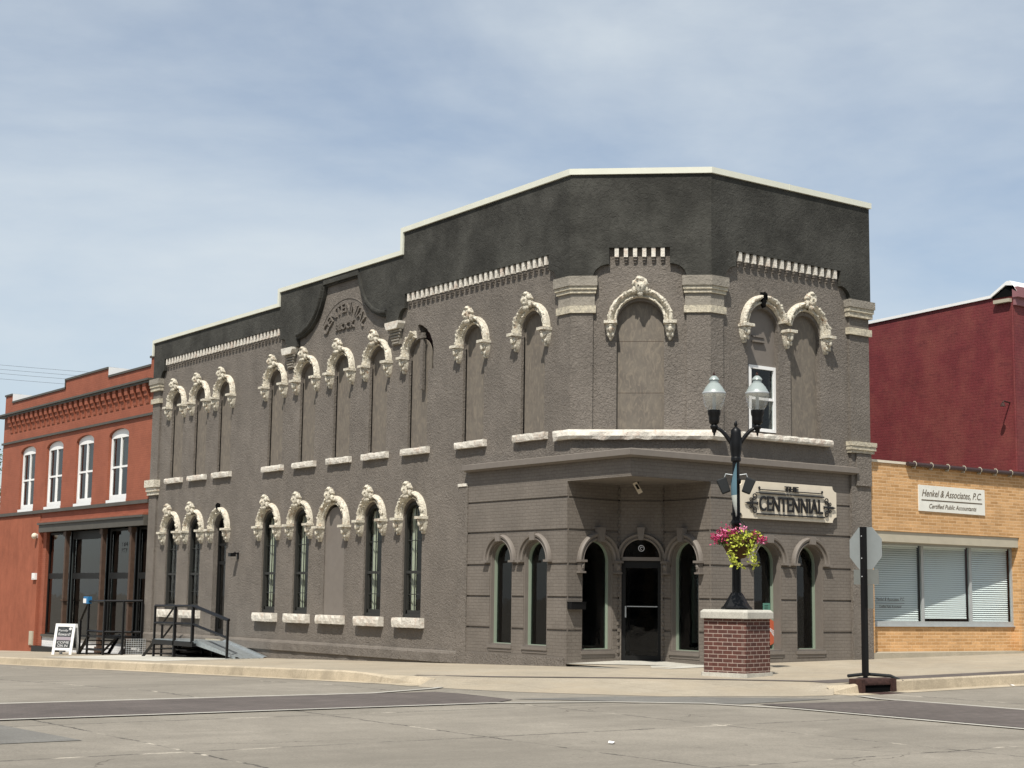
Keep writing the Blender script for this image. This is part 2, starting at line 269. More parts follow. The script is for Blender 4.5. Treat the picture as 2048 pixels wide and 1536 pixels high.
class MB:
    def __init__(s): s.v = []; s.f = []; s.mi = []; s.uv = None; s.cur = 0
    def add(s, vs, fs):
        b = len(s.v); s.v += [tuple(x) for x in vs]; s.f += [tuple(b + i for i in f) for f in fs]; s.mi += [s.cur] * len(fs); return s
    def box(s, F, u0, u1, v0, v1, d0, d1):
        vs = [F.P(u, v, d) for d in (d0, d1) for v in (v0, v1) for u in (u0, u1)]
        return s.add(vs, [(0, 1, 3, 2), (4, 6, 7, 5), (0, 4, 5, 1), (2, 3, 7, 6), (0, 2, 6, 4), (1, 5, 7, 3)])
    def wbox(s, x0, x1, y0, y1, z0, z1): return s.box(RF, x0, x1, z0, z1, -y0, -y1)
    def plate(s, F, loops, d0, d1):
        pl = [[Vector((u, v, 0)) for u, v in lp] for lp in loops]; flat = [p for l in pl for p in l]
        tris = tessellate_polygon(pl); n = len(flat); vs = [F.P(p.x, p.y, d0) for p in flat] + [F.P(p.x, p.y, d1) for p in flat]
        fs = [tuple(t) for t in tris] + [tuple(n + i for i in reversed(t)) for t in tris]
        b = 0
        for l in pl:
            k = len(l)
            for i in range(k): j = (i + 1) % k; fs.append((b + i, b + j, n + b + j, n + b + i))
            b += k
        return s.add(vs, fs)
    def prism(s, poly, z0, z1):
        n = len(poly); vs = [(x, y, z0) for x, y in poly] + [(x, y, z1) for x, y in poly]
        return s.add(vs, [tuple(range(n)), tuple(range(2 * n - 1, n - 1, -1))] + [(i, (i + 1) % n, n + (i + 1) % n, n + i) for i in range(n)])
    def tube(s, pts, r, n=8, caps=True):
        pts = [Vector(p) for p in pts]; rs = r if isinstance(r, (list, tuple)) else [r] * len(pts); vs = []; up = None
        for i, p in enumerate(pts):
            t = (pts[min(i + 1, len(pts) - 1)] - pts[max(i - 1, 0)]).normalized()
            if up is None: up = Vector((0, 0, 1)) if abs(t.z) < 0.9 else Vector((1, 0, 0))
            a = t.cross(up).normalized(); b = a.cross(t).normalized(); up = b
            for k in range(n): q = 2 * PI * k / n; vs.append(p + (a * math.cos(q) + b * math.sin(q)) * rs[i])
        fs = [(i * n + k, i * n + (k + 1) % n, (i + 1) * n + (k + 1) % n, (i + 1) * n + k) for i in range(len(pts) - 1) for k in range(n)]
        if caps: fs += [tuple(range(n - 1, -1, -1)), tuple(range((len(pts) - 1) * n, len(pts) * n))]
        return s.add(vs, fs)
    def bar(s, a, b, w=0.056):
        return s.tube([a, b], w * 0.7071, 4)
    def lathe(s, c, prof, n=24):
        c = Vector(c); vs = [c + Vector((r * math.cos(2 * PI * k / n), r * math.sin(2 * PI * k / n), z)) for r, z in prof for k in range(n)]
        fs = [(i * n + k, i * n + (k + 1) % n, (i + 1) * n + (k + 1) % n, (i + 1) * n + k) for i in range(len(prof) - 1) for k in range(n)]
        fs += [tuple(range(n - 1, -1, -1)), tuple(range((len(prof) - 1) * n, len(prof) * n))]
        return s.add(vs, fs)
    def ball(s, F, u, v, d, ru, rv, rd, nz=0.0, seed=0, seg=12):
        vs = []; fs = []; n = seg; h = seg // 2 + 1
        for i in range(h + 1):
            th = PI * i / h
            for k in range(n):
                ph = 2 * PI * k / n; x, y, z = math.sin(th) * math.cos(ph), math.cos(th), math.sin(th) * math.sin(ph)
                q = 1 + nz * noise.noise(Vector((x * 2 + seed, y * 2, z * 2))); vs.append(F.P(u + ru * x * q, v + rv * y * q, d + rd * z * q))
        for i in range(h):
            for k in range(n): fs.append((i * n + k, i * n + (k + 1) % n, (i + 1) * n + (k + 1) % n, (i + 1) * n + k))
        return s.add(vs, fs)
    def sweep(s, F, path, prof, nz=0.0, fr=9.0, close=False):
        # path: (u, v, outward_u, outward_v); prof: (r, d)
        vs = []; m = len(prof)
        for (pu, pv, ou, ov) in path:
            for (r, d) in prof:
                q = 0
                if nz and d > 0.05: q = nz * (noise.noise(Vector(((pu + ou * r) * fr, (pv + ov * r) * fr, d * fr + F.n.x * 3))) + 0.6 * noise.noise(Vector(((pu + ou * r) * fr * 2.7, (pv + ov * r) * fr * 2.7, d * fr * 2))))
                vs.append(F.P(pu + ou * (r + q * 0.5), pv + ov * (r + q * 0.5), d + q))
        fs = [(i * m + k, i * m + k + 1, (i + 1) * m + k + 1, (i + 1) * m + k) for i in range(len(path) - 1) for k in range(m - 1)]
        fs += [tuple(range(m)), tuple(range((len(path) - 1) * m, len(path) * m))]
        return s.add(vs, fs)
    def build(s, name, mats, parent=None, smooth=False, ang=None):
        me = bpy.data.meshes.new(name); off = Vector((0, 0, 0)); p = parent
        while p is not None: off += p.location; p = p.parent
        me.from_pydata([tuple(Vector(v) - off) for v in s.v], [], s.f)
        if not isinstance(mats, (list, tuple)): mats = [mats]
        for m_ in mats: me.materials.append(m_)
        if len(mats) > 1: me.polygons.foreach_set('material_index', s.mi)
        bm = bmesh.new(); bm.from_mesh(me); bmesh.ops.remove_doubles(bm, verts=bm.verts, dist=1e-5) if not s.uv else None
        bmesh.ops.recalc_face_normals(bm, faces=bm.faces); bm.to_mesh(me); bm.free()
        if smooth:
            me.polygons.foreach_set('use_smooth', [True] * len(me.polygons))
            if hasattr(me, 'set_sharp_from_angle'): me.set_sharp_from_angle(angle=ang or math.radians(50))
        o = bpy.data.objects.new(name, me); COL.objects.link(o)
        if parent is not None: o.parent = parent
        return o
def tag(o, label, cat, group=None, kind=None):
    if label: o['label'] = label
    if cat: o['category'] = cat
    if group: o['group'] = group
    if kind: o['kind'] = kind
    return o
def thing(name, loc, label, cat, group=None):
    o = bpy.data.objects.new(name, None); COL.objects.link(o); o.location = loc; o.empty_display_size = 0.2
    return tag(o, label, cat, group)
def struct(o): o['kind'] = 'structure'; return o
def cp(o, delta, parent=None):
    c = o.copy(); COL.objects.link(c); c.location = o.location + Vector(delta)
    c.parent = parent if parent is not None else o.parent
    for ch in list(o.children):
        k = ch.copy(); COL.objects.link(k); k.parent = c
        for g in ch.children: q = g.copy(); COL.objects.link(q); q.parent = k
    return c
def arch(u0, u1, z0, zs, rise=None, n=18, lift=0.0):
    r = (u1 - u0) / 2; rise = rise or r; c = (u0 + u1) / 2
    return [(u0, z0), (u1, z0)] + [(c + r * math.cos(PI * k / n), zs + rise * math.sin(PI * k / n)) for k in range(n + 1)]
def rect(u0, u1, z0, z1): return [(u0, z0), (u1, z0), (u1, z1), (u0, z1)]
def text(s, F, u0, u1, v0, v1, d0, d1, shear=0.0, arcf=None, bold=0.0, slope=0.0):
    cu = bpy.data.curves.new('t', 'FONT'); cu.body = s; cu.extrude = 0.5; cu.shear = shear; cu.offset = bold; cu.resolution_u = 3
    o = bpy.data.objects.new('t', cu); COL.objects.link(o); bpy.context.view_layer.update()
    me = o.evaluated_get(bpy.context.evaluated_depsgraph_get()).to_mesh()
    vs = [v.co.copy() for v in me.vertices]; fs = [tuple(p.vertices) for p in me.polygons]
    o.evaluated_get(bpy.context.evaluated_depsgraph_get()).to_mesh_clear(); bpy.data.objects.remove(o); bpy.data.curves.remove(cu)
    x0 = min(v.x for v in vs); x1 = max(v.x for v in vs); y0 = min(v.y for v in vs); y1 = max(v.y for v in vs)
    res = []
    for v in vs:
        a = (v.x - x0) / (x1 - x0); b = (v.y - y0) / (y1 - y0); d = d0 if v.z < 0 else d1
        if arcf: u, q = arcf(a, b)
        else: u = u0 + (u1 - u0) * a; q = v0 + (v1 - v0) * b + slope * (u - u0)
        res.append(F.P(u, q, d))
    return res, fs

# ------------------------------------------------------------------ ground, streets, pavements
def base(x, y): return -0.0253 * min(max(0, y), 70) + 0.014 * min(max(0, x), 60)
def zroad(x, y): return base(x, y) - 0.20
def zwalk(x, y):
    return base(x, y) - 0.012 * max(0, -min(x, 0)) - 0.010 * max(0, -min(y, 0))
def patch(mb, c, zf, nu=1, nv=1, dz=0.0):
    (x0, y0), (x1, y1), (x2, y2), (x3, y3) = c; vs = []
    for j in range(nv + 1):
        t = j / nv
        for i in range(nu + 1):
            s_ = i / nu; x = (x0 * (1 - s_) + x1 * s_) * (1 - t) + (x3 * (1 - s_) + x2 * s_) * t; y = (y0 * (1 - s_) + y1 * s_) * (1 - t) + (y3 * (1 - s_) + y2 * s_) * t
            vs.append((x, y, zf(x, y) + dz))
    mb.add(vs, [(j * (nu + 1) + i, j * (nu + 1) + i + 1, (j + 1) * (nu + 1) + i + 1, (j + 1) * (nu + 1) + i) for j in range(nv) for i in range(nu)])
g = MB(); xs = [-1500, -60, -20, 0, 60, 1500]; ys = [-1500, -60, -20, 0, 35, 70, 1500]
for a, b in zip(xs, xs[1:]):
    for c, d in zip(ys, ys[1:]): patch(g, [(a, c), (b, c), (b, d), (a, d)], zroad)
struct(g.build('street', M['road']))
CB = -5.4; CA = -5.7; CW = 0.16     # curb lines of the two streets, curb width
s = MB()
patch(s, [(CB + CW, 2.0), (0, 2.0), (0, 45), (CB + CW, 45)], zwalk, 1, 3)
patch(s, [(CB + CW, 0), (0, 0), (0, 2.0), (CB + CW, 2.0)], zwalk)
patch(s, [(CB + CW, -0.6), (0, -0.6), (0, 0), (CB + CW, 0)], zwalk)
patch(s, [(0, CA + CW), (60, CA + CW), (60, 0), (0, 0)], zwalk, 4, 1)
s.add([(x, y, zwalk(x, y)) for x, y in ((CB + CW, -0.6), (0, -0.6), (0, CA + CW + 1.05), (-1.8, -2.75), (-4.2, -1.15))], [(0, 4, 3, 2, 1)])
patch(s, [(0, 0), (2.6, 0), (2.6, 2.6), (0, 2.6)], lambda x, y: 0.0)
struct(s.build('sidewalk', M['walk']))
IN = [(CB + CW, -0.6), (-4.2, -1.15), (-1.8, -2.75), (0, CA + CW + 1.05), (0.0, CA + CW)]
OUT = [(CB - 0.35, -0.9), (-5.0, -2.9), (-3.4, -4.9), (-1.2, CA - 0.15), (-0.4, CA - 0.2)]
a = MB()
for i in range(4):
    vs = []
    for k in range(7):
        t = k / 6
        for p, q in ((IN[i], OUT[i]), (IN[i + 1], OUT[i + 1])):
            x = p[0] * (1 - t) + q[0] * t; y = p[1] * (1 - t) + q[1] * t; vs.append((x, y, zwalk(*p if False else (x, y)) * (1 - t) + (zroad(x, y) + 0.004) * t))
    a.add(vs, [(2 * k, 2 * k + 1, 2 * k + 3, 2 * k + 2) for k in range(6)])
struct(a.build('curb_ramp', M['walk']))
# dark paver edging strips
e = MB()
def strip(mb, pts, wd, zf, dz, sub=0.8):
    P = [pts[0]]
    for a_, b_ in zip(pts, pts[1:]):
        L = math.dist(a_, b_); n = max(1, int(L / sub))
        for i in range(1, n + 1): P.append((a_[0] + (b_[0] - a_[0]) * i / n, a_[1] + (b_[1] - a_[1]) * i / n))
    vs = []
    for i, p in enumerate(P):
        q0 = P[max(0, i - 1)]; q1 = P[min(len(P) - 1, i + 1)]; dx, dy = q1[0] - q0[0], q1[1] - q0[1]; L = math.hypot(dx, dy); nx, ny = -dy / L * wd / 2, dx / L * wd / 2
        for sx in (1, -1): x = p[0] + sx * nx; y = p[1] + sx * ny; vs.append((x, y, zf(x, y) + dz))
    mb.add(vs, [(2 * i, 2 * i + 1, 2 * i + 3, 2 * i + 2) for i in range(len(P) - 1)])
strip(e, [(0.3, CA + CW + 0.72), (58, CA + CW + 0.72)], 0.62, zwalk, 0.005, 4)
strip(e, [(-5.0, 0.35), (-4.1, -0.85), (-1.75, -2.5), (0.0, -4.2), (0.6, CA + CW + 0.7)], 0.22, zwalk, 0.009)
struct(e.build('paver_edging', M['paver']))
# curbs
c = MB()
def curb(mb, pts, side, hf):
    vs = []
    for (x, y) in pts:
        h = hf(x, y); zt = zroad(x, y) + (zwalk(x, y) - zroad(x, y) + 0.004) * h
        if side == 'B': q = [(CB + CW, 1), (CB + 0.04, 0), (CB, -0.03), (CB - 0.03, None), (CB - 0.42, None)]
        else: q = [(CA + CW, 1), (CA + 0.04, 0), (CA, -0.03), (CA - 0.03, None), (CA - 0.42, None)]
        for k, dz in q:
            xx, yy = (k, y) if side == 'B' else (x, k)
            z = zwalk(xx, yy) + 0.004 if dz == 1 else (zt + dz * h) if dz is not None else zroad(xx, yy) + 0.006
            vs.append((xx, yy, z))
    mb.add(vs, [(i * 5 + k, i * 5 + k + 1, (i + 1) * 5 + k + 1, (i + 1) * 5 + k) for i in range(len(pts) - 1) for k in range(4)])
curb(c, [(0, y) for y in (-0.7, -0.2, 0.3, 0.9, 1.6, 2.4, 6, 12, 20, 30, 45)], 'B', lambda x, y: min(1, max(0.02, (y + 0.7) / 2.6)))
struct(c.build('curb', M['curb']))
c = MB(); curb(c, [(x, 0) for x in (-0.2, 0.1, 0.35, 0.52)], 'A', lambda x, y: min(1, max(0.05, (x + 0.5) / 1.2)))
curb(c, [(x, 0) for x in (1.28, 1.5, 3, 8, 20, 58)], 'A', lambda x, y: 1)
struct(c.build('curb', M['curb']))
# crosswalk bands of dark pavers with pale borders
x_ = MB()
patch(x_, [(-34, -5.05), (-7.0, -5.05), (-6.35, -2.35), (-34, -2.35)], zroad, 1, 1, 0.010)
patch(x_, [(-7.0, -5.05), (-6.3, -4.55), (-6.2, -2.9), (-6.35, -2.35)], zroad, 1, 1, 0.010)
patch(x_, [(-3.55, -34), (-0.6, -34), (-0.5, -7.4), (-3.4, -7.1)], zroad, 1, 1, 0.010)
struct(x_.build('crosswalk', M['paver']))
x_ = MB()
strip(x_, [(-34, -2.28), (-7.5, -2.28), (-5.9, -1.6), (-5.1, -1.0)], 0.13, zroad, 0.016)
strip(x_, [(-34, -5.12), (-7.0, -5.12), (-5.2, -5.7), (-4.1, -6.6), (-3.62, -8.0), (-3.62, -34)], 0.13, zroad, 0.016)
strip(x_, [(-0.43, -34), (-0.43, -8.2), (-0.5, -7.0), (-0.2, -6.3)], 0.13, zroad, 0.016)
struct(x_.build('crosswalk_border', M['border']))
x_ = MB(); patch(x_, [(-34, -8.25), (-14.75, -8.15), (-14.9, -5.2), (-34, -5.2)], zroad, 1, 1, 0.006)
patch(x_, [(-6.2, -4.4), (-3.6, -6.9), (-1.2, -6.6), (-4.2, -4.6)], zroad, 2, 2, 0.007)
struct(x_.build('road_patch', M['greyroad']))
x_ = MB(); patch(x_, [(-3.6, 15.5), (-0.3, 15.5), (-0.3, 24.2), (-3.6, 24.2)], zwalk, 1, 1, 0.006)
struct(x_.build('pavement_slab', M['newc']))
x_ = MB(); x_.add([(x, y, zwalk(x, y) + 0.008) for x, y in ((-0.3, 0.6), (0.0, 2.0), (1.0, 2.1), (2.2, 1.6), (2.2, 0), (2.0, -0.5), (0.6, -0.55))], [(0, 6, 5, 4, 3, 2, 1)])
struct(x_.build('entry_slab', M['newc']))
x_ = MB(); x_.add([(x, y, z) for x, y, z in ((0, 2.15, 0.012), (2.27, 0, 0.012), (2.33, 1.62, 0.05), (1.6, 2.3, 0.05))], [(0, 1, 2, 3)])
x_.wbox(0.6, 6.9, -0.5, -0.02, -0.06, -0.03) if False else None
struct(x_.build('entry_floor', M['newc']))
SD = MB(); SD.box(LF, -3.6, -2.4, 0, 0.01, 0, 0.01) if False else None

# ------------------------------------------------------------------ ornament shapes
def hood_geo(F, c, zs, ro, half, full=True, rng=(0, PI), key=True, ks=1.0, brackets=(1, 1), seed=0):
    """carved hood: returns (moulding, keystone, bracket list)"""
    w_ = ro
    prof = [(w_ * 0.745, 0.0), (w_ * 0.745, 0.07), (w_ * 0.77, 0.095), (w_ * 0.80, 0.085), (w_ * 0.83, 0.05), (w_ * 0.87, 0.045), (w_ * 0.89, 0.09), (w_ * 0.92, 0.135), (w_ * 0.965, 0.16), (w_ * 1.01, 0.145), (w_ * 1.035, 0.105), (w_ * 1.04, 0.05), (w_ * 1.04, 0.0)]
    n = 46; path = []
    a0, a1 = rng
    for i in range(n + 1):
        a = a0 + (a1 - a0) * i / n; path.append((c + 0.0, zs + 0.03, math.cos(a), math.sin(a) * 1.02))
    m = MB(); m.sweep(F, path, prof, 0.034, 15)
    rnd = random.Random(seed)
    for i in range(int(22 * (a1 - a0) / PI)):
        a = a0 + (a1 - a0) * rnd.random(); r = w_ * rnd.uniform(0.93, 1.03); b_ = rnd.uniform(0.018, 0.042)
        m.ball(F, c + math.cos(a) * r, zs + 0.03 + math.sin(a) * r, 0.14, b_, b_, b_ * 0.9, 0.9, i + seed, 8)
    k = None
    if key:
        k = MB(); kz = zs + w_ * 0.98; ks = ks * 0.88
        k.ball(F, c, kz + 0.10, 0.20, 0.115 * ks, 0.155 * ks, 0.13, 0.35, 3, 14)          # face
        k.ball(F, c, kz + 0.23, 0.21, 0.10 * ks, 0.085 * ks, 0.11, 0.6, 5)                # top tuft
        for sx in (-1, 1):
            k.ball(F, c + sx * 0.105 * ks, kz + 0.17, 0.19, 0.065, 0.085, 0.08, 0.6, 7 + sx)
            k.ball(F, c + sx * 0.115 * ks, kz + 0.03, 0.17, 0.055, 0.085, 0.07, 0.6, 9 + sx)
            k.ball(F, c + sx * 0.045, kz + 0.12, 0.315, 0.022, 0.016, 0.02)
        k.ball(F, c, kz + 0.085, 0.335, 0.022, 0.05, 0.035); k.ball(F, c, kz + 0.03, 0.30, 0.045, 0.018, 0.03)
        k.ball(F, c, kz - 0.05, 0.20, 0.065, 0.09, 0.10, 0.5, 11)
    br = []
    for side, on in zip((-1, 1), brackets):
        if not on: continue
        q = MB(); u = c + side * ro * 0.93; hw = ro * 0.175
        q.sweep(F, [(u, zs - 0.0 + t, 0, 0.0) for t in (0,)], prof[:1]) if False else None
        for (z0, z1, h0, dd) in ((zs - 0.035, zs + 0.03, hw * 1.18, 0.25),):
            q.box(F, u - h0, u + h0, z0, z1, -0.0, dd)
        N_ = 7
        vs = []
        secs = [(0.0, 1.0, 0.20), (0.06, 0.98, 0.19), (0.13, 0.86, 0.165), (0.20, 0.70, 0.15), (0.27, 0.50, 0.12), (0.33, 0.28, 0.07), (0.36, 0.08, 0.02)]
        for dz, k_, dp in secs:
            for j in range(N_):
                t = j / (N_ - 1); a = PI * t; vs.append(F.P(u - math.cos(a) * hw * k_, zs - 0.035 - dz, math.sin(a) ** 0.6 * dp))
        q.add(vs, [(i * N_ + j, i * N_ + j + 1, (i + 1) * N_ + j + 1, (i + 1) * N_ + j) for i in range(len(secs) - 1) for j in range(N_ - 1)])
        q.ball(F, u, zs - 0.15, 0.175, 0.052, 0.075, 0.05, 0.3, 2, 10)
        for sx in (-1, 1): q.ball(F, u + sx * 0.06, zs - 0.13, 0.15, 0.03, 0.07, 0.04, 0.6, 3 + sx, 8); q.ball(F, u + sx * 0.045, zs - 0.27, 0.12, 0.035, 0.05, 0.03, 0.6, 6 + sx, 8)
        q.ball(F, u, zs - 0.075, 0.19, 0.07, 0.025, 0.04, 0.4, 2, 8)
        q.ball(F, u, zs - 0.345, 0.08, 0.03, 0.05, 0.04, 0.5, 4, 8)
        br.append(q)
    return m, k, br
def make_hood(parent, F, c, zs, ro, **kw):
    m_, k_, br = hood_geo(F, c, zs, ro, 0, **kw)
    h = m_.build('hood_mould', M['stone'], parent, True)
    if k_: k_.build('keystone', M['stone'], h, True)
    for q in br: q.build('corbel_head', M['stone'], h, True, math.radians(70))
    return h
def simple_hood(parent, F, c, zs, r, key=True):
    """painted two-step arch trim of the ground floor"""
    m = MB(); n = 26; prof = [(r, 0.0), (r, 0.05), (r * 1.08, 0.075), (r * 1.14, 0.045), (r * 1.17, 0.045), (r * 1.20, 0.09), (r * 1.30, 0.10), (r * 1.36, 0.06), (r * 1.37, 0.0)]
    m.sweep(F, [(c, zs, math.cos(PI * i / n), math.sin(PI * i / n)) for i in range(n + 1)], prof)
    return m.build('arch_trim', M['paint'], parent, True, math.radians(30))

def sill(parent, F, u0, u1, z0, z1, d, mt='lime', seed=0):
    """rough-cut sill, lumpy front"""
    m = MB(); nu = max(6, int((u1 - u0) / 0.07)); nv = 4; rows = []
    prof = [(z0, 0.0), (z0, d * 0.9), (z0 + (z1 - z0) * 0.3, d), (z0 + (z1 - z0) * 0.7, d), (z1, d * 0.92), (z1, 0.0)]
    vs = []
    for i in range(nu + 1):
        u = u0 + (u1 - u0) * i / nu
        for z, dd in prof:
            q = 0.022 * noise.noise(Vector((u * 7 + seed, z * 9, dd * 5))) if dd > 0 else 0
            vs.append(F.P(u, z + q * 0.6, dd + q))
    k = len(prof)
    m.add(vs, [(i * k + j, i * k + j + 1, (i + 1) * k + j + 1, (i + 1) * k + j) for i in range(nu) for j in range(k - 1)] + [tuple(range(k)), tuple(range(nu * k, nu * k + k))])
    return m.build('sill', M[mt], parent, False)

# ------------------------------------------------------------------ the grey corner building
GB = thing('corner_building', (0, 0, 0), 'two storey grey stucco corner building with charcoal parapet and carved cream arches', 'building')
UC = [22.77, 21.01, 19.27, 15.93, 14.03, 12.10, 10.22, 8.29, 5.83, 3.46]
GC = [22.84, 21.12, 19.30, 16.06, 14.16, 12.30, 10.30, 8.40]
H = 0.445; ZU = 7.42; ZG = 3.33; TH = 0.32
holesL = [arch(c - H, c + H, 5.09, ZU) for c in UC if c != 8.29]
holesL.append([(8.29 - H, 5.09), (8.29 + H, 5.09)] + [(8.29 + H * math.cos(a * PI / 20), ZU + H * math.sin(a * PI / 20)) for a in range(0, 10)] + [(8.34, 7.90), (8.36, 8.22)] + [(8.27 - r_ * math.sin(a * PI / 20), ZU + 0.03 + r_ * math.cos(a * PI / 20)) for a, r_ in ((0, .80), (1, .76), (2, .73), (3, .72), (4, .69), (5, .70), (6, .67), (7, .68), (8, .66), (9, .67), (10, .66))] + [(7.625, 7.2), (7.60, 7.05), (8.29 - H, 7.03)])
GH = [0.43, 0.43, 0.44, 0.44, 0.44, 0.54, 0.44, 0.44]
for i, (c, h) in enumerate(zip(GC, GH)): holesL.append(arch(c - h, c + h, 0.88 if i != 2 else 0.05, ZG))
mb = MB(); mb.plate(LF, [[(5.98, -1.1), (24.62, -1.1), (24.62, 9.72), (15.70, 9.72), (15.70, 10.14), (8.98, 10.14), (8.98, 10.72), (2.03, 10.72), (2.03, 4.40), (5.98, 4.40)]] + holesL, -TH, 0)
mb.build('wall', M['stucco'], GB)
mb = MB(); mb.plate(CF, [[(0, 4.40), (CH, 4.40), (CH, 10.78), (0, 10.78)], arch(1.51 - 0.52, 1.51 + 0.52, 5.0, 7.42)], -TH, 0); mb.build('wall', M['stucco'], GB)
RC = [3.88, 5.235]; RH = 0.485
mb = MB(); mb.plate(RF, [[(2.24, 4.42), (6.74, 4.42), (6.74, -0.3), (7.36, -0.3), (7.36, 10.78), (2.24, 10.78)]] + [arch(c - RH, c + RH, 5.09, 7.46) for c in RC], -TH, 0); mb.build('wall', M['stucco'], GB)
# side and rear walls, roofs, floors (close the volume)
mb = MB(); mb.wbox(7.06, 7.357, 0.33, 24.6, -1.1, 10.6); mb.wbox(0.33, 7.05, 24.3, 24.6, -1.1, 9.7); mb.build('rear_wall', M['stucco'], GB)
mb = MB(); mb.wbox(0.33, 7.05, 15.5, 24.28, 9.3, 9.4); mb.add([(x, y, z) for z in (9.7, 9.8) for x, y in ((0.33, 2.1), (2.3, 0.33), (7.05, 0.33), (7.05, 15.48), (0.33, 15.48))], [(0, 1, 2, 3, 4), (5, 6, 7, 8, 9), (0, 1, 6, 5), (1, 2, 7, 6), (2, 3, 8, 7), (3, 4, 9, 8), (4, 0, 5, 9)]); mb.build('roof', M['ogrey'], GB)
mb = MB(); mb.add([(x, y, z) for z in (4.0, 4.3) for x, y in ((0.33, 2.45), (2.5, 0.33), (7.05, 0.33), (7.05, 24.28), (0.33, 24.28))], [(0, 1, 2, 3, 4), (5, 6, 7, 8, 9), (0, 1, 6, 5), (1, 2, 7, 6), (2, 3, 8, 7), (3, 4, 9, 8), (4, 0, 5, 9)])
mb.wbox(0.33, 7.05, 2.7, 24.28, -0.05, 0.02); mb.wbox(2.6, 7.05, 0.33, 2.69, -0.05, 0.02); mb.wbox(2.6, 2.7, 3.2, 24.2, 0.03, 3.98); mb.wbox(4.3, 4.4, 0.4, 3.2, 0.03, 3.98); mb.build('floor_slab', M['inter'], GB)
# ground floor of the corner in painted brick with recessed courses
def coursed(F, loops, th, zs, name, dep=0.03, h=0.045):
    """painted brick wall whose courses stand proud of recessed joints"""
    mb = MB(); mb.plate(F, loops, -th, -dep)
    zz = [-5] + [z for q in zs for z in (q - h / 2, q + h / 2)] + [50]
    for a, b in zip(zz[::2], zz[1::2]):
        t_ = MB(); t_.plate(F, loops, -dep, 0.0); bm = bmesh.new()
        vv = [bm.verts.new(v) for v in t_.v]
        for f_ in t_.f:
            try: bm.faces.new([vv[i] for i in f_])
            except ValueError: pass
        for z, no in ((a, -1), (b, 1)):
            bmesh.ops.bisect_plane(bm, geom=bm.verts[:] + bm.edges[:] + bm.faces[:], plane_co=(0, 0, z), plane_no=(0, 0, no), clear_outer=True)
        bmesh.ops.holes_fill(bm, edges=[e_ for e_ in bm.edges if e_.is_boundary], sides=0)
        bm.verts.index_update(); mb.add([v.co.copy() for v in bm.verts], [tuple(v.index for v in f_.verts) for f_ in bm.faces]); bm.free()
    return mb.build(name, M['pbrick'], GB)
GRV = [0.715, 1.43, 2.15, 2.90, 3.61]
LW = [4.60, 3.28]; RW = [3.97, 5.31]; WH = 0.435; ZB = 2.25
coursed(LF, [[(2.15, -0.3), (5.979, -0.3), (5.979, 4.39), (0.003, 4.39), (0.003, 3.95), (2.15, 3.95)]] + [arch(c - WH, c + WH, 0.33, ZB) for c in LW], 0.055, GRV, 'corner_wall')
coursed(RF, [[(2.27, -0.3), (6.735, -0.3), (6.735, 4.38), (0.006, 4.38), (0.006, 3.955), (2.27, 3.955)]] + [arch(c - WH, c + WH, 0.31, ZB) for c in RW], 0.055, GRV, 'corner_wall')
l1 = math.dist(A2, P1); lD = math.dist(P1, P2); l2 = math.dist(P2, B2)
coursed(W1, [[(0.058, -0.1), (l1, -0.1), (l1, 3.96), (0.058, 3.96)], arch(0.47, 1.42, 0.27, 2.22)], 0.25, GRV, 'entry_wall')
coursed(WD, [[(0.0, 3.96), (0.0, -0.1), (0.05, -0.1), (0.05, 2.30)] + [(lD / 2 - (lD / 2 - 0.05) * math.cos(PI * k / 18), 2.30 + (lD / 2 - 0.05) * math.sin(PI * k / 18)) for k in range(1, 19)] + [(lD - 0.05, -0.1), (lD, -0.1), (lD, 3.96)]], 0.25, [3.61], 'entry_wall')
coursed(W2, [[(0.0, -0.1), (l2 - 0.058, -0.1), (l2 - 0.058, 3.96), (0.0, 3.96)], arch(0.26, 1.20, 0.27, 2.25)], 0.25, GRV, 'entry_wall')
mb = MB(); mb.add([(x, y, z) for z in (3.955, 4.0) for x, y in ((0.02, 0.02), (2.27, 0.02), (2.5, 1.7), (1.7, 2.5), (0.02, 2.15))], [(0, 1, 2, 3, 4), (5, 6, 7, 8, 9)]); mb.build('soffit', M['paint'], GB)
# zig-zag brick corners in the entry
for F, u in ((W1, l1 - 0.05), (W2, 0.0)):
    mb = MB()
    for i in range(25): mb.box(F, u - (0.015 if i % 2 else 0), u + 0.05, 0.06 + i * 0.155, 0.06 + i * 0.155 + 0.077, 0.0, 0.035)
    mb.build('quoin_bricks', M['pbrick'], GB)
# cornice of the ground floor (fascia with its gutter lip), mitred at the tip
def cornice_L(): return [(0.0, 4.36), (0.10, 4.36), (0.10, 4.44), (0.17, 4.46), (0.17, 4.52), (0.0, 4.55)]
mb = MB(); cp_ = [(0.0, 4.345), (0.07, 4.345), (0.13, 4.37), (0.19, 4.38), (0.19, 4.50), (0.0, 4.54)]
vs = [];
for (x, y, kx, ky) in ((0, 5.99, -1, 0), (0, 0, -1, -1), (6.79, 0, 0, -1)):
    for d, z in cp_: vs.append((x + kx * d, y + ky * d, z))
mb.add(vs, [(i * 6 + k, i * 6 + (k + 1) % 6, (i + 1) * 6 + (k + 1) % 6, (i + 1) * 6 + k) for i in range(2) for k in range(6)] + [tuple(range(6)), tuple(range(12, 18))])
mb.add([(0.0, 0.0, 4.42), (2.3, 0, 4.42), (0, 2.1, 4.42)], [(0, 1, 2)])
mb.build('cornice', M['paint'], GB)
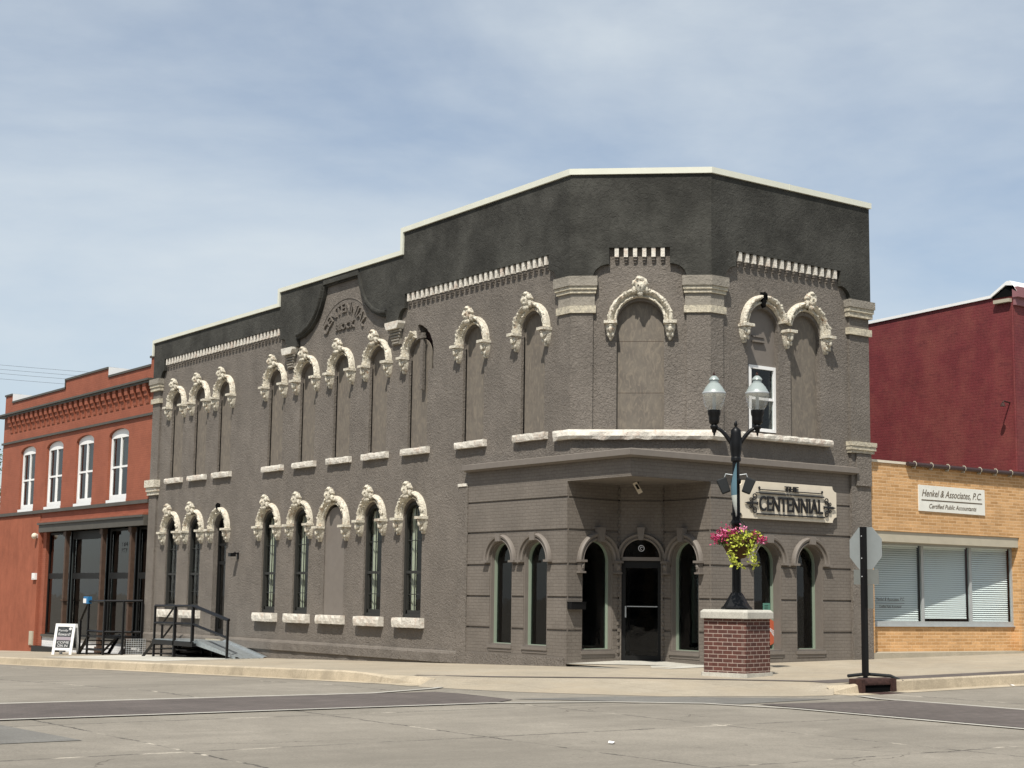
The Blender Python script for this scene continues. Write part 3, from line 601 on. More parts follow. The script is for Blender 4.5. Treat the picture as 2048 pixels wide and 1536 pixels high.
# charcoal parapet slabs, proud of the wall
def arcq(u0, z0, u1, z1, up=True, n=8):
    """quarter ellipse from (u0,z0) to (u1,z1): bulges away from the wall field"""
    pts = []
    for i in range(n + 1):
        t = i / n * PI / 2
        if up: pts.append((u0 + (u1 - u0) * (1 - math.cos(t)), z0 + (z1 - z0) * math.sin(t)))
        else: pts.append((u0 + (u1 - u0) * math.sin(t), z0 + (z1 - z0) * (1 - math.cos(t))))
    return pts
bis = lambda P, n1, n2, d: P + (n1 + n2).normalized() * (d / math.cos(n1.angle(n2) / 2))
DT = 9.10; DS = 0.115
bell_r = [(9.72, 8.42), (9.72, 8.70), (10.05, 8.74), (10.42, 8.88), (10.78, 9.15), (10.98, 9.42), (11.12, 9.72), (11.18, 9.98)]
bell_l = [(24.30 - u, z) for u, z in reversed(bell_r)]
lp = [(2.03, 8.44), (2.45, 8.44)] + arcq(2.45, 8.44, 2.76, 8.74)[1:] + [(2.76, DT), (8.84, DT), (8.84, 8.74)] + arcq(8.84, 8.74, 9.14, 8.42, False)[1:] + bell_r + bell_l + [(15.16, 8.42)] + arcq(15.16, 8.42, 15.46, 8.74)[1:] + [(15.62, 8.74), (15.62, DT), (23.76, DT), (23.76, 8.72)] + arcq(23.76, 8.72, 24.0, 8.44, False)[1:] + [(24.62, 8.44), (24.62, 9.71), (15.69, 9.71), (15.69, 10.13), (8.97, 10.13), (8.97, 10.715), (2.03, 10.772)]
mb = MB(); mb.plate(LF, [lp], 0.001, DS); mb.build('parapet', M['dark'], GB)
lp = [(0, 8.47), (0.47, 8.47)] + arcq(0.47, 8.47, 0.82, 8.75)[1:] + [(0.82, 9.12), (2.16, 9.12), (2.16, 8.76)] + arcq(2.16, 8.76, 2.52, 8.47, False)[1:] + [(CH, 8.47), (CH, 10.77), (0, 10.77)]
mb = MB(); mb.plate(CF, [lp], 0.001, DS); mb.build('parapet', M['dark'], GB)
lp = [(2.24, 8.48), (2.62, 8.48)] + arcq(2.62, 8.48, 2.95, 8.78)[1:] + [(2.95, 9.13), (6.34, 9.13), (6.34, 8.77)] + arcq(6.34, 8.77, 6.66, 8.47, False)[1:] + [(7.36, 8.47), (7.36, 10.77), (2.24, 10.77)]
mb = MB(); mb.plate(RF, [lp], 0.001, DS); mb.build('parapet', M['dark'], GB)
mb = MB(); hexq = None
for P_, Fa, Fb in ((A_, LF, CF), (B_, CF, RF)):
    mb = MB(); q_ = bis(P_, Fa.n, Fb.n, DS - 0.001); mb.prism([(v.x, v.y) for v in (P_ + Fa.n * (DS - 0.001), q_, P_ + Fb.n * (DS - 0.001), P_)], 8.48, 10.77); mb.build('corner_render', M['dark'], GB)
# bell rim and top band
for pts in (bell_r[1:], bell_l[:-1]):
    mb = MB(); path = []
    for i, p in enumerate(pts):
        q0 = pts[max(0, i - 1)]; q1 = pts[min(len(pts) - 1, i + 1)]; dx, dz = q1[0] - q0[0], q1[1] - q0[1]; L = math.hypot(dx, dz)
        path.append((p[0], p[1], dz / L, -dx / L))
    mb.sweep(LF, path, [(-0.10, DS), (-0.10, DS + 0.05), (-0.03, DS + 0.07), (0.0, DS + 0.05), (0.02, DS + 0.005), (0.06, DS), (0.075, 0.04), (0.075, 0.0)]); mb.build('pediment_rim', M['dark'], GB, True)
mb = MB(); mb.box(LF, 11.19, 13.11, 9.975, 10.13, 0.001, 0.14); mb.box(LF, 11.19, 13.11, 9.93, 9.974, 0.001, 0.07); mb.build('pediment_band', M['dark'], GB)
# relief lettering
for word, r0, r1, th, cz in (('CENTENNIAL', 1.0, 1.27, 1.08, 8.05),):
    cu_ = 12.04
    def arcf(a, b, r0=r0, r1=r1, th=th, cz=cz, cu_=cu_):
        # the u axis runs to the far end of the street, so the word starts at its high end
        an = th * (1 - 2 * a); r = r0 + (r1 - r0) * b; return cu_ + r * math.sin(an) * 1.08, cz + r * math.cos(an) + 0.02
    v_, f_ = text(word, LF, 0, 1, 0, 1, 0.0, 0.05, arcf=arcf, bold=0.012); mb = MB(); mb.add(v_, f_); mb.build('relief_lettering', M['stucco'], GB)
v_, f_ = text('BLOCK', LF, 12.52, 11.50, 8.60, 8.79, 0.0, 0.05, bold=0.012); mb = MB(); mb.add(v_, f_); mb.build('relief_lettering', M['stucco'], GB)
mb = MB(); mb.sweep(LF, [(12.04, 8.07, math.sin(t / 10 * 0.95) * 1.08, math.cos(t / 10 * 0.95)) for t in range(-10, 11)], [(1.37, 0), (1.375, 0.014), (1.395, 0.014), (1.40, 0)]); mb.build('relief_arc', M['stucco'], GB)
# dentils
def dentils(F, u0, u1, n, z1, dw, mt=None):
    first = None; step = (u1 - u0) / (n - 1)
    for i in range(n):
        if first is None:
            m = MB(); m.box(F, u0 - dw / 2, u0 + dw / 2, z1 - 0.21, z1 - 0.004, 0.001, 0.10); first = m.build('dentil', M['lime'], GB)
            m = MB(); m.box(F, u0 - dw / 2 + 0.01, u0 + dw / 2 - 0.01, z1 - 0.275, z1 - 0.213, 0.001, 0.07); m.box(F, u0 - dw / 2 + 0.02, u0 + dw / 2 - 0.02, z1 - 0.33, z1 - 0.278, 0.001, 0.04); m.build('dentil_foot', M['stucco'], first)
        else: cp(first, F.u * (step * i))
dentils(LF, 2.90, 8.70, 28, DT, 0.092); dentils(LF, 15.76, 23.62, 37, DT, 0.092); dentils(CF, 0.985, 2.00, 6, 9.12, 0.09); dentils(RF, 3.10, 6.18, 15, 9.13, 0.092)
# metal coping with steps
def coping(F, u0, u1, z0, z1, d=DS + 0.05):
    mb = MB(); mb.box(F, u0, u1, z0, z1, -0.34, d); return mb.build('coping', M['coping'], GB)
mb = MB(); mb.plate(LF, [[(2.30, 10.775), (8.92, 10.722), (8.92, 10.85), (2.30, 10.912)]], -0.34, DS + 0.05); mb.build('coping', M['coping'], GB); coping(LF, 9.03, 15.64, 10.142, 10.26); coping(LF, 15.75, 24.66, 9.722, 9.83)
for q in ((8.92, 9.03, 10.142, 10.85), (15.64, 15.75, 9.722, 10.26), (24.622, 24.70, 9.30, 9.83)): mb = MB(); mb.box(LF, *q, -0.34, DS + 0.052); mb.build('coping', M['coping'], GB)
d_ = DS + 0.05; 
pa = bis(A_, LF.n, CF.n, d_); pb = bis(B_, CF.n, RF.n, d_); pai = bis(A_, LF.n, CF.n, -0.3); pbi = bis(B_, CF.n, RF.n, -0.3)
mb = MB()
def hexa(mb, q, z0, z1): mb.prism([(p[0], p[1]) for p in q], z0, z1)
hexa(mb, [pa, pb, pbi, pai], 10.782, 10.915); hexa(mb, [(-d_, 2.299), pa, pai, (0.3, 2.299)], 10.777, 10.9149); hexa(mb, [pb, (7.40, -d_), (7.40, 0.3), pbi], 10.784, 10.917); mb.build('coping', M['coping'], GB)
for F, us, zc in ((LF, (5.2, 7.9), None), (LF, (11.6, 14.2), (10.142, 10.265)), (LF, (18.4, 21.3), (9.722, 9.835))):
    for u in us:
        z0_, z1_ = zc or (10.72 + (8.92 - u) * 0.008, 10.857 + (8.92 - u) * 0.0094)
        mb = MB(); mb.box(F, u, u + 0.035, z0_, z1_, -0.345, DS + 0.056); mb.build('coping_seam', M['coping'], GB)
for u in (4.6,): mb = MB(); mb.box(RF, u, u + 0.03, 10.78, 10.922, -0.3, DS + 0.056); mb.build('coping_seam', M['coping'], GB)
# piers and capitals
def cornerprism(mb, P, F1, s1, w1, F2, s2, w2, d, z0, z1):
    a = bis(P, F1.n, F2.n, d); q1 = P + F1.u * (s1 * w1); q2 = P + F2.u * (s2 * w2)
    mb.prism([(p.x, p.y) for p in (q1 - F1.n * 0.02, q1 + F1.n * d, a, q2 + F2.n * d, q2 - F2.n * 0.02, P - (F1.n + F2.n) * 0.03)], z0, z1)
for P, Fa, sa, wa, Fb, sb, wb in ((A_, LF, 1, 0.40, CF, 1, 0.47), (B_, CF, -1, 0.50, RF, 1, 0.36)):
    mb = MB(); cornerprism(mb, P, Fa, sa, wa, Fb, sb, wb, 0.06, 5.07, 7.66); mb.build('pier', M['stucco'], GB)
    for (z0, z1, ex, mt) in ((7.66, 7.82, 0.10, 'cap'), (7.82, 8.10, 0.055, 'capg'), (8.10, 8.18, 0.10, 'cap'), (8.18, 8.26, 0.13, 'cap'), (8.26, 8.48, 0.16, 'capg')):
        mb = MB(); cornerprism(mb, P, Fa, sa, wa + ex * 0.6, Fb, sb, wb + ex * 0.6, ex, z0 + 0.001, z1); mb.build('capital', M[mt], GB)
for F, u0, u1 in ((RF, 6.56, 7.33), (LF, 23.98, 24.66)):
    g_ = F is RF
    mb = MB(); mb.box(F, u0 + 0.1, u1, -0.9 if not g_ else -0.25, 8.45, 0.001, 0.07); mb.build('pier', M['stucco'], GB)
    for (z0, z1, ex) in ((7.66, 7.82, 0.10), (8.08, 8.20, 0.12), (8.20, 8.30, 0.15), (8.30, 8.48, 0.18)):
        mb = MB(); mb.box(F, u0 + 0.1 - ex * 0.6, u1 + ex * 0.5, z0 + 0.001, z1, 0.001, ex + 0.03); mb.build('capital', M['capg' if z0 > 8.25 else 'cap'], GB)
    for (z0, z1, ex) in ((4.86, 4.93, 0.11), (4.93, 5.02, 0.15), (5.02, 5.12, 0.17)) if g_ else ((4.60, 4.72, 0.10), (4.72, 4.86, 0.14), (4.86, 5.10, 0.19)):
        mb = MB(); mb.box(F, u0 + 0.1 - ex * 0.6, u1 + ex * 0.5, z0 + 0.001, z1, 0.001, ex + 0.03); mb.build('capital', M['cap' if g_ else 'stone'], GB)
mb = MB(); mb.box(RF, 6.80, 7.30, 4.1, 4.85, 0.071, 0.12); mb.build('pier', M['stucco'], GB)
for c_ in (9.30, 15.0):     # reeded brackets either side of the pediment
    mb = MB(); mb.plate(LF, [[(c_ - 0.33, 8.42), (c_ + 0.33, 8.42), (c_ + 0.33, 8.36), (c_ + 0.25, 8.23), (c_ - 0.25, 8.23), (c_ - 0.33, 8.36)]], 0.001, 0.22); mb.build('capital', M['lime'], GB)
    mb = MB()
    for i in range(5): h = 0.27 - i * 0.03; mb.tube([LF.P(c_ - h, 8.19 - i * 0.078, 0.10 - i * 0.012), LF.P(c_ + h, 8.19 - i * 0.078, 0.10 - i * 0.012)], 0.036, 8)
    mb.box(LF, c_ - 0.2, c_ + 0.2, 7.84, 8.22, 0.0, 0.06); mb.build('bracket', M['capg'], GB, True)
mb = MB(); mb.box(LF, 5.99, 6.35, 4.02, 4.09, 0.001, 0.05); mb.build('pier_cap', M['lime'], GB)
mb = MB(); mb.box(LF, 5.955, 6.33, -0.4, 4.02, 0.001, 0.03); mb.build('pier', M['stucco'], GB)
# chamfer sill band and right hand double sill
mb = MB()
pts = [(A_ + LF.u * 0.55, LF.n), (A_, None), (B_, None), (B_ + RF.u * 0.36, RF.n)]
def band(mb, z0, z1, d, sub=40):
    rows = []
    segs = [(A_ + LF.u * 0.50, LF.n), (A_, (LF.n + CF.n)), (B_, (CF.n + RF.n)), (B_ + RF.u * 0.36, RF.n)]
    P = []
    for i in range(3):
        n = (6, 34, 5)[i]
        for k in range(n + (1 if i == 2 else 0)):
            t = k / n; p = segs[i][0].lerp(segs[i + 1][0], t); nn = (LF.n, CF.n, RF.n)[i] if k else (segs[i][1].normalized() / (math.cos(LF.n.angle(CF.n) / 2) if i in (1, 2) else 1)); P.append((p, nn))
    prof = [(z0, 0.0), (z0, d * 0.8), (z0 + 0.07, d), (z1 - 0.05, d * 0.9), (z1, d * 0.75), (z1, 0.0)]; vs = []
    for p, nn in P:
        for z, dd in prof:
            q = 0.03 * noise.noise(Vector((p.x * 5, p.y * 5, z * 8))) if dd else 0
            x = p + nn * (dd + q); vs.append((x.x, x.y, z + (q * 1.3 if z == z0 else 0)))
    k = 6; mb.add(vs, [(i * k + j, i * k + j + 1, (i + 1) * k + j + 1, (i + 1) * k + j) for i in range(len(P) - 1) for j in range(k - 1)] + [tuple(range(k)), tuple(range((len(P) - 1) * k, len(P) * k))])
band(mb, 4.86, 5.07, 0.15); mb.build('sill', M['lime'], GB)
sill(GB, RF, 3.06, 5.95, 4.95, 5.09, 0.18, seed=3)
# water table and rough base of the long side
mb = MB(); nn = 60; vs = []
for i in range(nn + 1):
    u = 6.3 + (24.6 - 6.3) * i / nn
    q = 0.02 * noise.noise(Vector((u * 3, 0, 0))); tp_ = min(1, 0.35 + (u - 6.3) / 1.5)
    for z, d in ((-1.1, 0.05 * tp_), (-0.17, (0.05 + q) * tp_), (-0.15, 0.10 * tp_), (0.06 + q * .4, (0.10 + q) * tp_), (0.11 + q * .4, (0.07 + q) * tp_), (0.13 + q * .4, 0.001)): vs.append(LF.P(u, z, d))
mb.add(vs, [(i * 6 + j, i * 6 + j + 1, (i + 1) * 6 + j + 1, (i + 1) * 6 + j) for i in range(nn) for j in range(5)]); mb.build('water_table', M['stucco'], GB)
mb = MB(); mb.box(LF, 2.2, 5.97, -0.3, 0.12, 0.001, 0.025); mb.build('water_table', M['stucco'], GB)

# windows of the long side: upper ones boarded up
def boarded(F, c, h, z0, zs, dep, parent, mt='osb', su=None):
    mb = MB(); mb.plate(F, [arch(c - h - 0.012, c + h + 0.012, z0 - 0.02, zs)], -dep - 0.03, -dep)
    o_ = mb.build('window', M[mt], parent); o_['label'] = 'boarded-up arched window opening'
    return o_
for i, c in enumerate(UC):
    w_ = boarded(LF, c, H, 5.09, ZU, 0.10, GB)
    mb = MB(); mb.box(LF, c + H - 0.016, c + H - 0.004, 5.1, ZU - 0.05, -0.098, -0.07); mb.build('gap_shade_strip', M['void'], w_)  # thin black strip painted in for the shadow gap beside the board
    sill(w_, LF, c - 0.60, c + 0.62, 4.93, 5.09, 0.12, seed=i * 3)
h0 = make_hood(GB, LF, UC[0], ZU, 0.62, seed=1)
for c in UC[1:]:
    if c == 8.29: continue
    cp(h0, (0, c - UC[0], 0))
hb = make_hood(GB, LF, 8.29, ZU, 0.62, rng=(PI * 0.0, PI * 0.43), key=False, brackets=(0, 1), seed=5); hb['label'] = 'broken hood with its nearer half fallen away'
mb = MB()
for i in range(17): z = 6.98 + i * 0.083; mb.box(LF, 7.5 + random.uniform(0, .02), 8.44, z, z + 0.07, -0.315, -0.27 + random.uniform(0, .02))
mb.build('exposed_brick', M['rust'], GB)  # dark material puts the cavity's shade into the brick colour
mb = MB(); mb.box(LF, 8.02, 8.14, 6.55, 8.0, -0.02, 0.05); mb.box(LF, 7.96, 8.25, 7.86, 7.91, 0.0, 0.07); mb.build('broken_frame', M['stucco'], GB)
# ground floor windows of the long side
def dh_window(F, c, h, z0, zs, dep, parent, mid=2.0, door=False):
    ft = 0.085
    mb = MB(); mb.plate(F, [arch(c - h, c + h, z0, zs), arch(c - h + ft, c + h - ft, z0 + ft, zs)], -dep - 0.10, -dep)
    w_ = mb.build('window', M['sash'], parent)
    mb = MB(); mb.box(F, c - h + ft, c + h - ft, mid - 0.035, mid + 0.035, -dep - 0.07, -dep - 0.01)
    mb.box(F, c - h + ft, c - h + ft + 0.05, z0 + ft, mid - 0.035, -dep - 0.08, -dep - 0.03); mb.box(F, c + h - ft - 0.05, c + h - ft, z0 + ft, mid - 0.035, -dep - 0.08, -dep - 0.03); mb.box(F, c - h + ft, c + h - ft, z0 + ft, z0 + ft + 0.09, -dep - 0.081, -dep - 0.03)
    mb.box(F, c - 0.01, c + 0.01, mid + 0.035, zs + h - ft, -dep - 0.06, -dep - 0.04); mb.box(F, c - h + ft, c + h - ft, 2.78, 2.80, -dep - 0.062, -dep - 0.042); mb.box(F, c - h + ft, c + h - ft, 1.44, 1.46, -dep - 0.062, -dep - 0.042); mb.box(F, c - 0.01, c + 0.01, z0 + ft, mid - 0.035, -dep - 0.06, -dep - 0.04)
    mb.build('sash', M['sash'], w_)
    mb = MB(); mb.plate(F, [arch(c - h + 0.01, c + h - 0.01, z0 + 0.01, zs)], -dep - 0.076, -dep - 0.071); mb.build('pane', M['glass'], w_)
    return w_
curt = []
for i, c in enumerate(GC):
    if i == 5:
        mb = MB(); mb.plate(LF, [arch(c - 0.53, c + 0.53, 0.88, ZG - 0.1)], -0.06, -0.025); o_ = mb.build('window', M['paint'], GB); o_['label'] = 'blind arch filled with smooth grey panel'
        sill(GB, LF, c - 0.66, c + 0.68, 0.64, 0.87, 0.16, seed=i * 5)
    elif i == 2:
        mb = MB(); h = 0.42; mb.plate(LF, [arch(c - h, c + h, 0.04, ZG), arch(c - h + 0.06, c + h - 0.06, 0.04 + 0.06, ZG)], -0.22, -0.14)
        d0 = mb.build('door', M['blackf'], GB); d0['label'] = 'narrow glazed black door with arched transom'
        mb = MB(); mb.box(LF, c - h + 0.06, c + h - 0.06, 2.28, 2.38, -0.21, -0.15); mb.box(LF, c - h + 0.06, c + h - 0.06, 2.85, 2.92, -0.21, -0.15); mb.box(LF, c - h + 0.06, c + h - 0.06, 0.10, 0.34, -0.21, -0.16); mb.box(LF, c + h - 0.15, c + h - 0.06, 0.34, 2.28, -0.21, -0.16); mb.box(LF, c - h + 0.06, c - h + 0.15, 0.34, 2.28, -0.21, -0.16); mb.build('door_leaf', M['blackf'], d0)
        mb = MB(); mb.plate(LF, [arch(c - h + 0.05, c + h - 0.05, 0.3, ZG)], -0.19, -0.185); mb.build('pane', M['glass'], d0)
        mb = MB(); mb.box(LF, c - 0.5, c + 0.5, -0.02, 0.04, -0.2, 0.12); mb.build('threshold', M['plinth'], d0)
    else:
        w_ = dh_window(LF, c, GH[i] - 0.005, 0.88, ZG, 0.05, GB)
        sill(w_, LF, c - 0.62, c + 0.66, 0.63, 0.87, 0.16, seed=i * 5)
        if i in (3, 4, 6, 7): curt.append(c)
hg = make_hood(GB, LF, GC[0], ZG, 0.62, ks=1.1, seed=4)
for i, c in enumerate(GC):
    if i in (0, 2, 5): continue
    cp(hg, (0, c - GC[0], 0))
hx = make_hood(GB, LF, GC[2], ZG, 0.62, key=False, seed=9); hx['label'] = 'hood whose keystone has broken off'
mb = MB(); mb.ball(LF, GC[2] - 0.02, 4.02, 0.12, 0.05, 0.12, 0.08, 0.7, 4); mb.build('hole_shade_lump', M['void'], hx, True)  # black lump stands in for the dark hole left by the keystone
make_hood(GB, LF, GC[5], ZG - 0.10, 0.76, ks=1.15, seed=6)
# chamfer window
w_ = boarded(CF, 1.51, 0.52, 5.0, 7.42, 0.13, GB, 'osb'); make_hood(GB, CF, 1.51, 7.44, 0.70, ks=1.25, seed=8)
mb = MB(); mb.box(CF, 1.0, 2.02, 7.05, 7.056, -0.129, -0.127); mb.box(CF, 1.0, 2.02, 5.90, 5.906, -0.129, -0.127); mb.build('board_joint', M['brown'], w_)
# right side double window
w_ = boarded(RF, RC[1], RH, 5.09, 7.46, 0.12, GB, 'osb')
mb = MB(); mb.plate(RF, [arch(RC[0] - RH - 0.03, RC[0] + RH + 0.03, 5.09, 7.46), rect(3.52, 4.37, 5.16, 6.66)], -0.16, -0.12); w_ = mb.build('window', M['paint'], GB); w_['label'] = 'arched opening filled with grey panel around a white sash window'
mb = MB(); mb.plate(RF, [rect(3.524, 4.366, 5.164, 6.656), rect(3.60, 4.30, 5.24, 6.58)], -0.155, -0.09); mb.box(RF, 3.60, 4.30, 5.88, 5.94, -0.14, -0.10); mb.build('frame', M['white'], w_)
mb = MB(); mb.box(RF, 3.55, 4.35, 5.2, 6.62, -0.135, -0.13); mb.build('pane', M['glass'], w_)
mb = MB(); mb.box(RF, 3.64, 4.01, 7.18, 7.22, -0.119, -0.05); mb.box(RF, 3.64, 4.01, 7.30, 7.34, -0.119, -0.09); mb.build('vent_cover', M['paint'], w_)
def dbl(c, rng, key, br, seed):
    return make_hood(GB, RF, c, 7.49, 0.685, rng=rng, key=key, brackets=br, seed=seed)
h_ = dbl(RC[0], (0.25, PI), False, (1, 0), 11); h_['label'] = 'hood split open at the crown where its keystone is missing'
mb = MB(); mb.ball(RF, RC[0] - 0.08, 8.20, 0.12, 0.075, 0.10, 0.08, 0.8, 2); mb.ball(RF, RC[0] - 0.10, 8.05, 0.12, 0.045, 0.11, 0.08, 0.6, 3); mb.build('hole_shade_lump', M['void'], h_, True)  # lumps coloured black for the darkness of the gap at the crown
dbl(RC[1], (0, PI - 0.25), True, (1, 1), 12)

# ground floor arched shop windows of the corner
def shopwin(F, c, h, z0, zs, dep, parent, side):
    mb = MB(); mb.plate(F, [arch(c - h, c + h, z0, zs), arch(c - h + 0.045, c + h - 0.045, z0 + 0.045, zs)], -dep - 0.08, -dep); w_ = mb.build('window', M['gframe'], parent)
    mb = MB(); mb.plate(F, [arch(c - h + 0.01, c + h - 0.01, z0 + 0.01, zs)], -dep - 0.07, -dep - 0.064); mb.build('pane', M['glass'], w_)
    mb = MB(); mb.plate(F, [arch(c - h - 0.0, c + h + 0.0, z0, zs), arch(c - h + 0.03, c + h - 0.03, z0 + 0.03, zs)], -dep + 0.001, -0.02); mb.build('reveal', M['paint'], w_)
    mb = MB(); mb.box(F, c - h - 0.03, c + h + 0.03, z0 - 0.07, z0, -0.02, 0.035); mb.box(F, c - h - 0.02, c + h + 0.02, z0 - 0.14, z0 - 0.071, 0.0, 0.012); mb.build('sill', M['paint'], w_)
    return w_
for F, c, z0 in [(LF, LW[0], 0.33), (LF, LW[1], 0.33), (RF, RW[0], 0.31), (RF, RW[1], 0.31)]:
    w_ = shopwin(F, c, WH, z0, ZB, 0.12 if F is LF else 0.24, GB, 0); simple_hood(w_, F, c, ZB, WH)
    mb = MB(); mb.box(F, c - 0.09, c + 0.09, ZB + WH + 0.0, ZB + WH + 0.175, 0.0, 0.115); mb.build('keystone', M['paint'], w_)
    for sx in (-1, 1): mb = MB(); u = c + sx * WH * 1.20; mb.box(F, u - 0.10, u + 0.10, ZB - 0.05, ZB - 0.001, 0.0, 0.11); mb.build('impost', M['paint'], w_)
for F, c, h in ((W1, 0.945, 0.475), (W2, 0.73, 0.47)):
    w_ = shopwin(F, c, h, 0.27, 2.23, 0.13, GB, 0); simple_hood(w_, F, c, 2.23, h * 0.97)
    mb = MB(); mb.plate(F, [[(c - 0.06, 2.66), (c + 0.06, 2.66), (c + 0.10, 2.97), (c - 0.10, 2.97)]], 0.0, 0.15); mb.build('keystone', M['paint'], w_)
    for sx in (-1, 1):
        u = c + sx * h * 1.17; mb = MB(); mb.box(F, u - 0.10, u + 0.10, 2.20, 2.25, 0.0, 0.15); mb.plate(F, [[(u - 0.07, 2.2), (u - 0.05, 2.0), (u + 0.05, 2.0), (u + 0.07, 2.2)]], 0, 0.10); mb.ball(F, u, 2.11, 0.10, 0.04, 0.06, 0.04, 0.3, 2); mb.box(F, u - 0.09, u + 0.09, 1.96, 2.0, 0.0, 0.12); mb.build('impost', M['paint'], w_)
# entrance door
c = lD / 2; h = lD / 2 - 0.05
mb = MB(); mb.plate(WD, [arch(c - h, c + h, 0.04, 2.30)[1:1] + [(c - h, 0.04), (c + h, 0.04), (c + h, 2.26), (c - h, 2.26)], rect(c - h + 0.09, c + h - 0.07, 0.16, 2.10)], -0.14, -0.06); dr = mb.build('door', M['blackf'], GB); dr['label'] = 'black framed glass entrance door with a push bar'
mb = MB(); mb.box(WD, c - h + 0.02, c + h - 0.02, 0.1, 2.2, -0.11, -0.105); mb.build('pane', M['glass'], dr)
mb = MB(); mb.box(WD, c - h + 0.08, c - h + 0.11, 1.0, 1.25, -0.05, -0.01); mb.build('handle', M['alu'], dr)
mb = MB(); mb.box(WD, c - h + 0.12, c + h - 0.08, 1.235, 1.255, -0.10, -0.07); mb.build('push_bar', M['alu'], dr)
mb = MB(); mb.box(WD, c - h, c + h, 2.261, 2.34, -0.12, 0.02); mb.build('transom_bar', M['paint'], dr)
mb = MB(); mb.plate(WD, [[(c + h * math.cos(PI * k / 16), 2.34 + h * math.sin(PI * k / 16)) for k in range(17)]], -0.10, -0.095); tp = mb.build('transom_pane', M['glassr'], dr)
mb = MB(); mb.sweep(WD, [(c, 2.54, math.cos(2 * PI * i / 20), math.sin(2 * PI * i / 20)) for i in range(21)], [(0.055, -0.094), (0.055, -0.088), (0.072, -0.088), (0.072, -0.094)])
mb.sweep(WD, [(c + 0.005, 2.54, math.cos(PI * i / 8 + .5), math.sin(PI * i / 8 + .5)) for i in range(12)], [(0.02, -0.094), (0.02, -0.087), (0.034, -0.087), (0.034, -0.094)]); mb.build('transom_emblem', M['chalk'], dr)
tr = simple_hood(dr, WD, c, 2.32, h * 0.93)
mb = MB(); mb.plate(WD, [[(c - 0.055, 2.72), (c + 0.055, 2.72), (c + 0.09, 3.0), (c - 0.09, 3.0)]], 0.0, 0.14); mb.build('keystone', M['paint'], dr)
mb = MB(); mb.box(WD, c - 0.5, c + 0.5, -0.03, 0.045, -0.2, 0.06); mb.build('threshold', M['blackf'], dr)

# curtains behind the tall windows
for i, c in enumerate(curt):
    t = thing('curtain', LF.P(c, 1.0, -0.23), ('cream curtain in the tall window ' + ('nearest the blind arch on its far side' if i == 1 else 'two along from the blind arch towards the ramp' if i == 0 else 'just past the blind arch towards the corner' if i == 2 else 'closest to the painted brick corner section')), 'curtain', 'curtains in the tall ground floor windows')
    mb = MB(); vs = []; n = 40
    for k in range(n + 1):
        u = c - 0.40 + 0.80 * k / n
        if k / n < 0.12 or 0.34 < k / n < 0.62 or k / n > 0.88: continue
        for z in (0.95, 3.6): vs.append(LF.P(u, z, -0.23 + 0.03 * math.sin(k * 1.3)))
    m_ = len(vs) // 2; brk = [k for k in range(m_ - 1)]
    mb.add(vs, [(2 * k, 2 * k + 2, 2 * k + 3, 2 * k + 1) for k in range(m_ - 1) if (Vector(vs[2 * k]) - Vector(vs[2 * k + 2])).length < 0.12]); mb.build('fabric', M['curtain'], t, True, PI)

# ------------------------------------------------------------------ hung sign THE CENTENNIAL
S = thing('wall_sign', (4.56, -0.03, 3.6), 'cream notched board reading THE CENTENNIAL in raised black letters with scrolls', 'sign')
def notched(u0, u1, v0, v1, r=0.13):
    pts = []
    for cx, cy, a0 in ((u0, v0, PI / 2), (u1, v0, PI), (u1, v1, 3 * PI / 2), (u0, v1, 0)):
        for k in range(7): a = a0 - k * PI / 12; pts.append((cx + r * math.cos(a), cy + r * math.sin(a)))
    return pts
SF = Fr((0, 0, 0), (1, 0, 0), (0, -1, 0))
mb = MB(); mb.plate(SF, [notched(2.99, 6.10, 3.20, 4.03)], 0.03, 0.10); mb.build('board', M['signcream'], S)
v_, f_ = text('CENTENNIAL', SF, 3.60, 5.62, 3.375, 3.71, 0.115, 0.14, bold=0.014); mb = MB(); mb.add(v_, f_); mb.build('lettering', M['ink'], S)
v_, f_ = text('THE', SF, 4.40, 4.82, 3.835, 3.955, 0.115, 0.15, bold=0.03); mb = MB(); mb.add(v_, f_); mb.build('lettering', M['ink'], S)
mb = MB(); mb.box(SF, 3.50, 5.66, 3.755, 3.78, 0.115, 0.145); mb.box(SF, 3.53, 5.67, 3.29, 3.322, 0.115, 0.145); mb.box(SF, 3.62, 4.42, 3.835, 3.855, 0.115, 0.145); mb.box(SF, 4.80, 5.58, 3.835, 3.855, 0.115, 0.145)
mb.ball(SF, 3.60, 3.88, 0.13, 0.03, 0.035, 0.02); mb.ball(SF, 5.60, 3.88, 0.13, 0.03, 0.035, 0.02); mb.build('rule_line', M['ink'], S)
